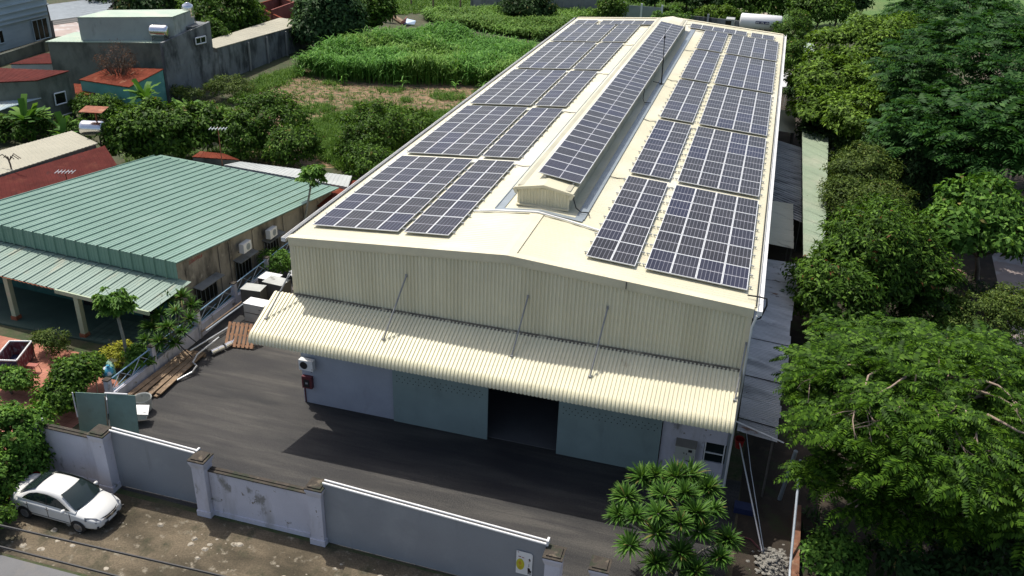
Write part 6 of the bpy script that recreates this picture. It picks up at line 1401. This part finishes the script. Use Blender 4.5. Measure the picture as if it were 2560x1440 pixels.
tree('bright green curly leaved shrub in front of the playpen', (-23.768,-4.063), [B((-23.58,-3.984,0.8),1.0,.7,.6)], 'leaf_bright', 60, 50, .18, .11, cr=.28, r=.04, name='shrub', cat='shrub', group=GP_)
tree('dense leafy garden shrub between the red terrace and the green screen', (-20.275,-4.488), [B((-20.22,-3.607,1.5),1.0,.8,.8), B((-20.144,-4.767,1),.9,.8,.8), B((-20.549,-2.427,1.3),.6,.6,.55)], 'leaf_mid', 190, 56, .2, .12, cr=.36, r=.06, name='shrub', cat='shrub', group=GP_)
tree('yellow flowering bush beside the papaya stem', (-20.558,-0.211), [B((-20.386,-0.321,0.7),1.0,.8,.55)], 'leaf_yellowflower', 70, 50, .12, .08, cr=.26, r=.04, name='shrub', cat='shrub', group=GP_)
tree('small fern like shrub in the shade of the porch', (-24.771,-0.193), [B((-24.581,-0.249,0.8),.9,.7,.6)], 'leaf_olive', 40, 40, .2, .06, cr=.3, r=.03, name='shrub', cat='shrub', group=GP_)
tree('dark leafy tree at the left edge behind the parked car', (-18.916,-8.774), [B((-18.508,-8.929,2.2),1.15,1.0,1.2), B((-18.17,-10.522,1.3),1.0,.9,1.0), B((-18.78,-7.664,2),.7,.7,.7), B((-20.03,-8.388,2.2),.9,.8,.8), B((-18.071,-9.253,1.2),.8,.7,.8)], 'leaf_bright', 210, 52, .2, .11, cr=.38, r=.1, group=GP_, low=-.6)
tree('low dark bush on the verge behind the tail of the car', (-17.466,-11.236), [B((-17.192,-12.112,0.8),.9,.8,.8), B((-18.281,-10.834,0.9),.9,.8,.8)], 'leaf_mid', 110, 56, .16, .09, cr=.3, r=.04, name='shrub', cat='shrub', group=GP_)
tree('leafy plant growing through the blue fence near its street end', (-19.003,-0.689), [B((-18.925,-0.574,0.9),.7,.7,.6)], 'leaf_bright', 36, 44, .2, .1, cr=.28, r=.03, name='shrub', cat='shrub', group=GP_)
tree('green shrub on the house side of the fence near the tall cabinets', (-19.104,13.135), [B((-18.263,11.82,1),.9,.9,.8)], 'leaf_bright', 40, 44, .2, .1, cr=.3, r=.03, name='shrub', cat='shrub', group=GP_)
# ---- crops and ground cover (nobody could count these)
def corn(name, poly, n, h, leaf, per=7, L=.95, W=.10, kind='stuff', seed=0, edge=False):
    q = scatter(poly, n); hh = h*(.68+.62*vnoise(q,.33,seed))*RNG.uniform(.8,1.15,n)
    P = np.repeat(np.stack([q[:,0],q[:,1],hh],1), per, 0); k = len(P); P[:,2] *= np.tile(np.linspace(.35,1,per), n)
    a = RNG.uniform(0,6.28,k); e = RNG.uniform(.35,1.1,k); D = np.stack([np.cos(a)*np.cos(e),np.sin(a)*np.cos(e),np.sin(e)],1)
    V, F = straps(P, D, L*RNG.uniform(.7,1.2,k), W*RNG.uniform(.8,1.3,k), RNG.uniform(1.2,2.6,k), 3)
    # stalks: thin two-sided blades
    s = n; w = .02; b_ = np.stack([q[:,0],q[:,1],np.zeros(s)],1); t_ = b_.copy(); t_[:,2] = hh
    ang = RNG.uniform(0,3.14,s); off = np.stack([np.cos(ang)*w,np.sin(ang)*w,np.zeros(s)],1)
    SV = np.stack([b_-off,b_+off,t_+off,t_-off],1).reshape(-1,3); SF = np.arange(4*s).reshape(s,4)+len(V)
    pale = np.repeat((vnoise(q,.22,seed+31) + RNG.normal(size=n)*.12 > .58).astype(int), per*3)
    o = npmesh(name, np.concatenate([V,SV]), np.concatenate([F,SF]), [leaf, 'leaf_corn_pale'], mi=np.concatenate([pale, np.zeros(s,int)])); return tag(o, kind='stuff')
corn('corn_crop', [(-42.724,59.007),(-36.106,57.252),(-29.623,58.893),(-23.448,61.365),(-18.545,62.131),(-17.477,70.111),(-18.302,75.631,2.3),(-22.28,79.677,2.3),(-28.555,80.714,2.3),(-35.646,80.299,2.3),(-38.199,74.376,2.3),(-40.589,67.829,2.3),(-42.182,59.775,2.3)], 7600, 2.35, 'leaf_corn', 7, .95, .12)
corn('tall_grass', [(-41.474,96.63),(-37.557,92.969),(-32.369,92.16),(-24.488,89.648),(-21.624,88.616),(-17.681,106.114),(-17.079,109.358),(-25.439,106.743),(-36.456,104.338),(-42.677,99.718)], 5200, 1.15, 'leaf_grass', 6, .9, .14, seed=3)
def weeds(name, poly, n, h, W, leaf, thr=.0, seed=1, blades=5, sc=.3):
    q = scatter(poly, n); q = q[vnoise(q,sc,seed) > thr]; n = len(q); P = np.repeat(np.stack([q[:,0],q[:,1],np.zeros(n)],1), blades, 0)+rvec(n*blades)*np.array([.12,.12,0]); k = len(P)
    hh = np.repeat(h*(.5+vnoise(q,.5,seed+1)), blades); a = RNG.uniform(0,6.28,k); e = RNG.uniform(.5,1.4,k); D = np.stack([np.cos(a)*np.cos(e),np.sin(a)*np.cos(e),np.sin(e)],1)
    V, F = straps(P, D, hh*RNG.uniform(.6,1.3,k), W*RNG.uniform(.7,1.3,k), RNG.uniform(.6,2,k), 2); return tag(npmesh(name, V, F, leaf), kind='stuff')
FIELD = [(-42.989,45.034),(-45.639,55.678),(-44.116,62.053),(-38.352,56.864),(-29.085,57.602),(-18.144,60.798),(-17.217,69.152),(-15.168,56.736),(-18.782,44.563),(-19.033,33.491),(-22.911,30.909),(-26.111,32.918),(-37.885,47.181)]
weeds('weeds', FIELD, 9000, .50, .07, 'leaf_grass', .60, 4)
weeds('soil_tufts', FIELD, 2000, .32, .06, 'leaf_grass', .0, 21, 7)
weeds('field_grass', [(-32.411,40.392),(-29.522,48.261),(-23.073,49.374),(-18.112,52.222),(-19.13,44.421),(-19.033,33.491),(-22.911,30.909),(-27.731,34.588)], 9000, .85, .07, 'leaf_grass', .18, 9, 6)
weeds('meadow_grass', [(-48.136,97.009),(-43.424,101.636),(-36.456,104.338),(-45.063,129.987),(-61.059,121.351)], 4000, .5, .12, 'leaf_grass', .1, 6)
weeds('roadside_grass', [(-13.35,109.697),(-7.326,111.169),(4.603,115.515),(8.335,133.489),(-9.347,149.27),(-23.496,141.631)], 4000, .6, .12, 'leaf_grass', .25, 8)
weeds('garden_grass', [(-47.942,32.714),(-42.989,45.034),(-26.39,30.61),(-32.288,30.481),(-39.214,25.588)], 3500, .5, .06, 'leaf_grass', .3, 2)
weeds('verge_grass', [(-21.383,-8.728),(-19.08,-7.043),(-17.212,-8.488),(-18.917,-9.34),(-17.865,-12.346)], 1500, .35, .03, 'leaf_mid', .2, 12)
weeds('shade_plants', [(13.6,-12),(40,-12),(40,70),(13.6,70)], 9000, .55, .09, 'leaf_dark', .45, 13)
# young corn plants at the edge of the cut strip
for k_,c_ in enumerate(((-41.013,57.699,0),(-35.594,56.698,0),(-28.885,57.688,0),(-27.99,60.769,0),(-23.102,59.048,0),(-20.267,59.521,0))):
    n = 9; P = np.tile(np.array(c_),(n,1))+np.stack([np.zeros(n),np.zeros(n),np.linspace(.1,1.0,n)],1); a = RNG.uniform(0,6.28,n); D = np.stack([np.cos(a)*.6,np.sin(a)*.6,np.full(n,.8)],1)
    V, F = straps(P, D, 1.0*RNG.uniform(.7,1.2,n), .14, 1.8, 4)
    tag(npmesh('corn_plant', V, F, 'leaf_corn', at=c_), ['young corn plant standing alone at the left end of the cut strip','young corn plant before the corn, second from the left','young corn plant before the middle of the corn, left of a pair','young corn plant before the middle of the corn, right of a pair','young corn plant before the dark corn edge, nearer the middle','young corn plant before the dark corn edge, nearest the warehouse'][k_], 'corn plant', 'lone corn plants before the crop')
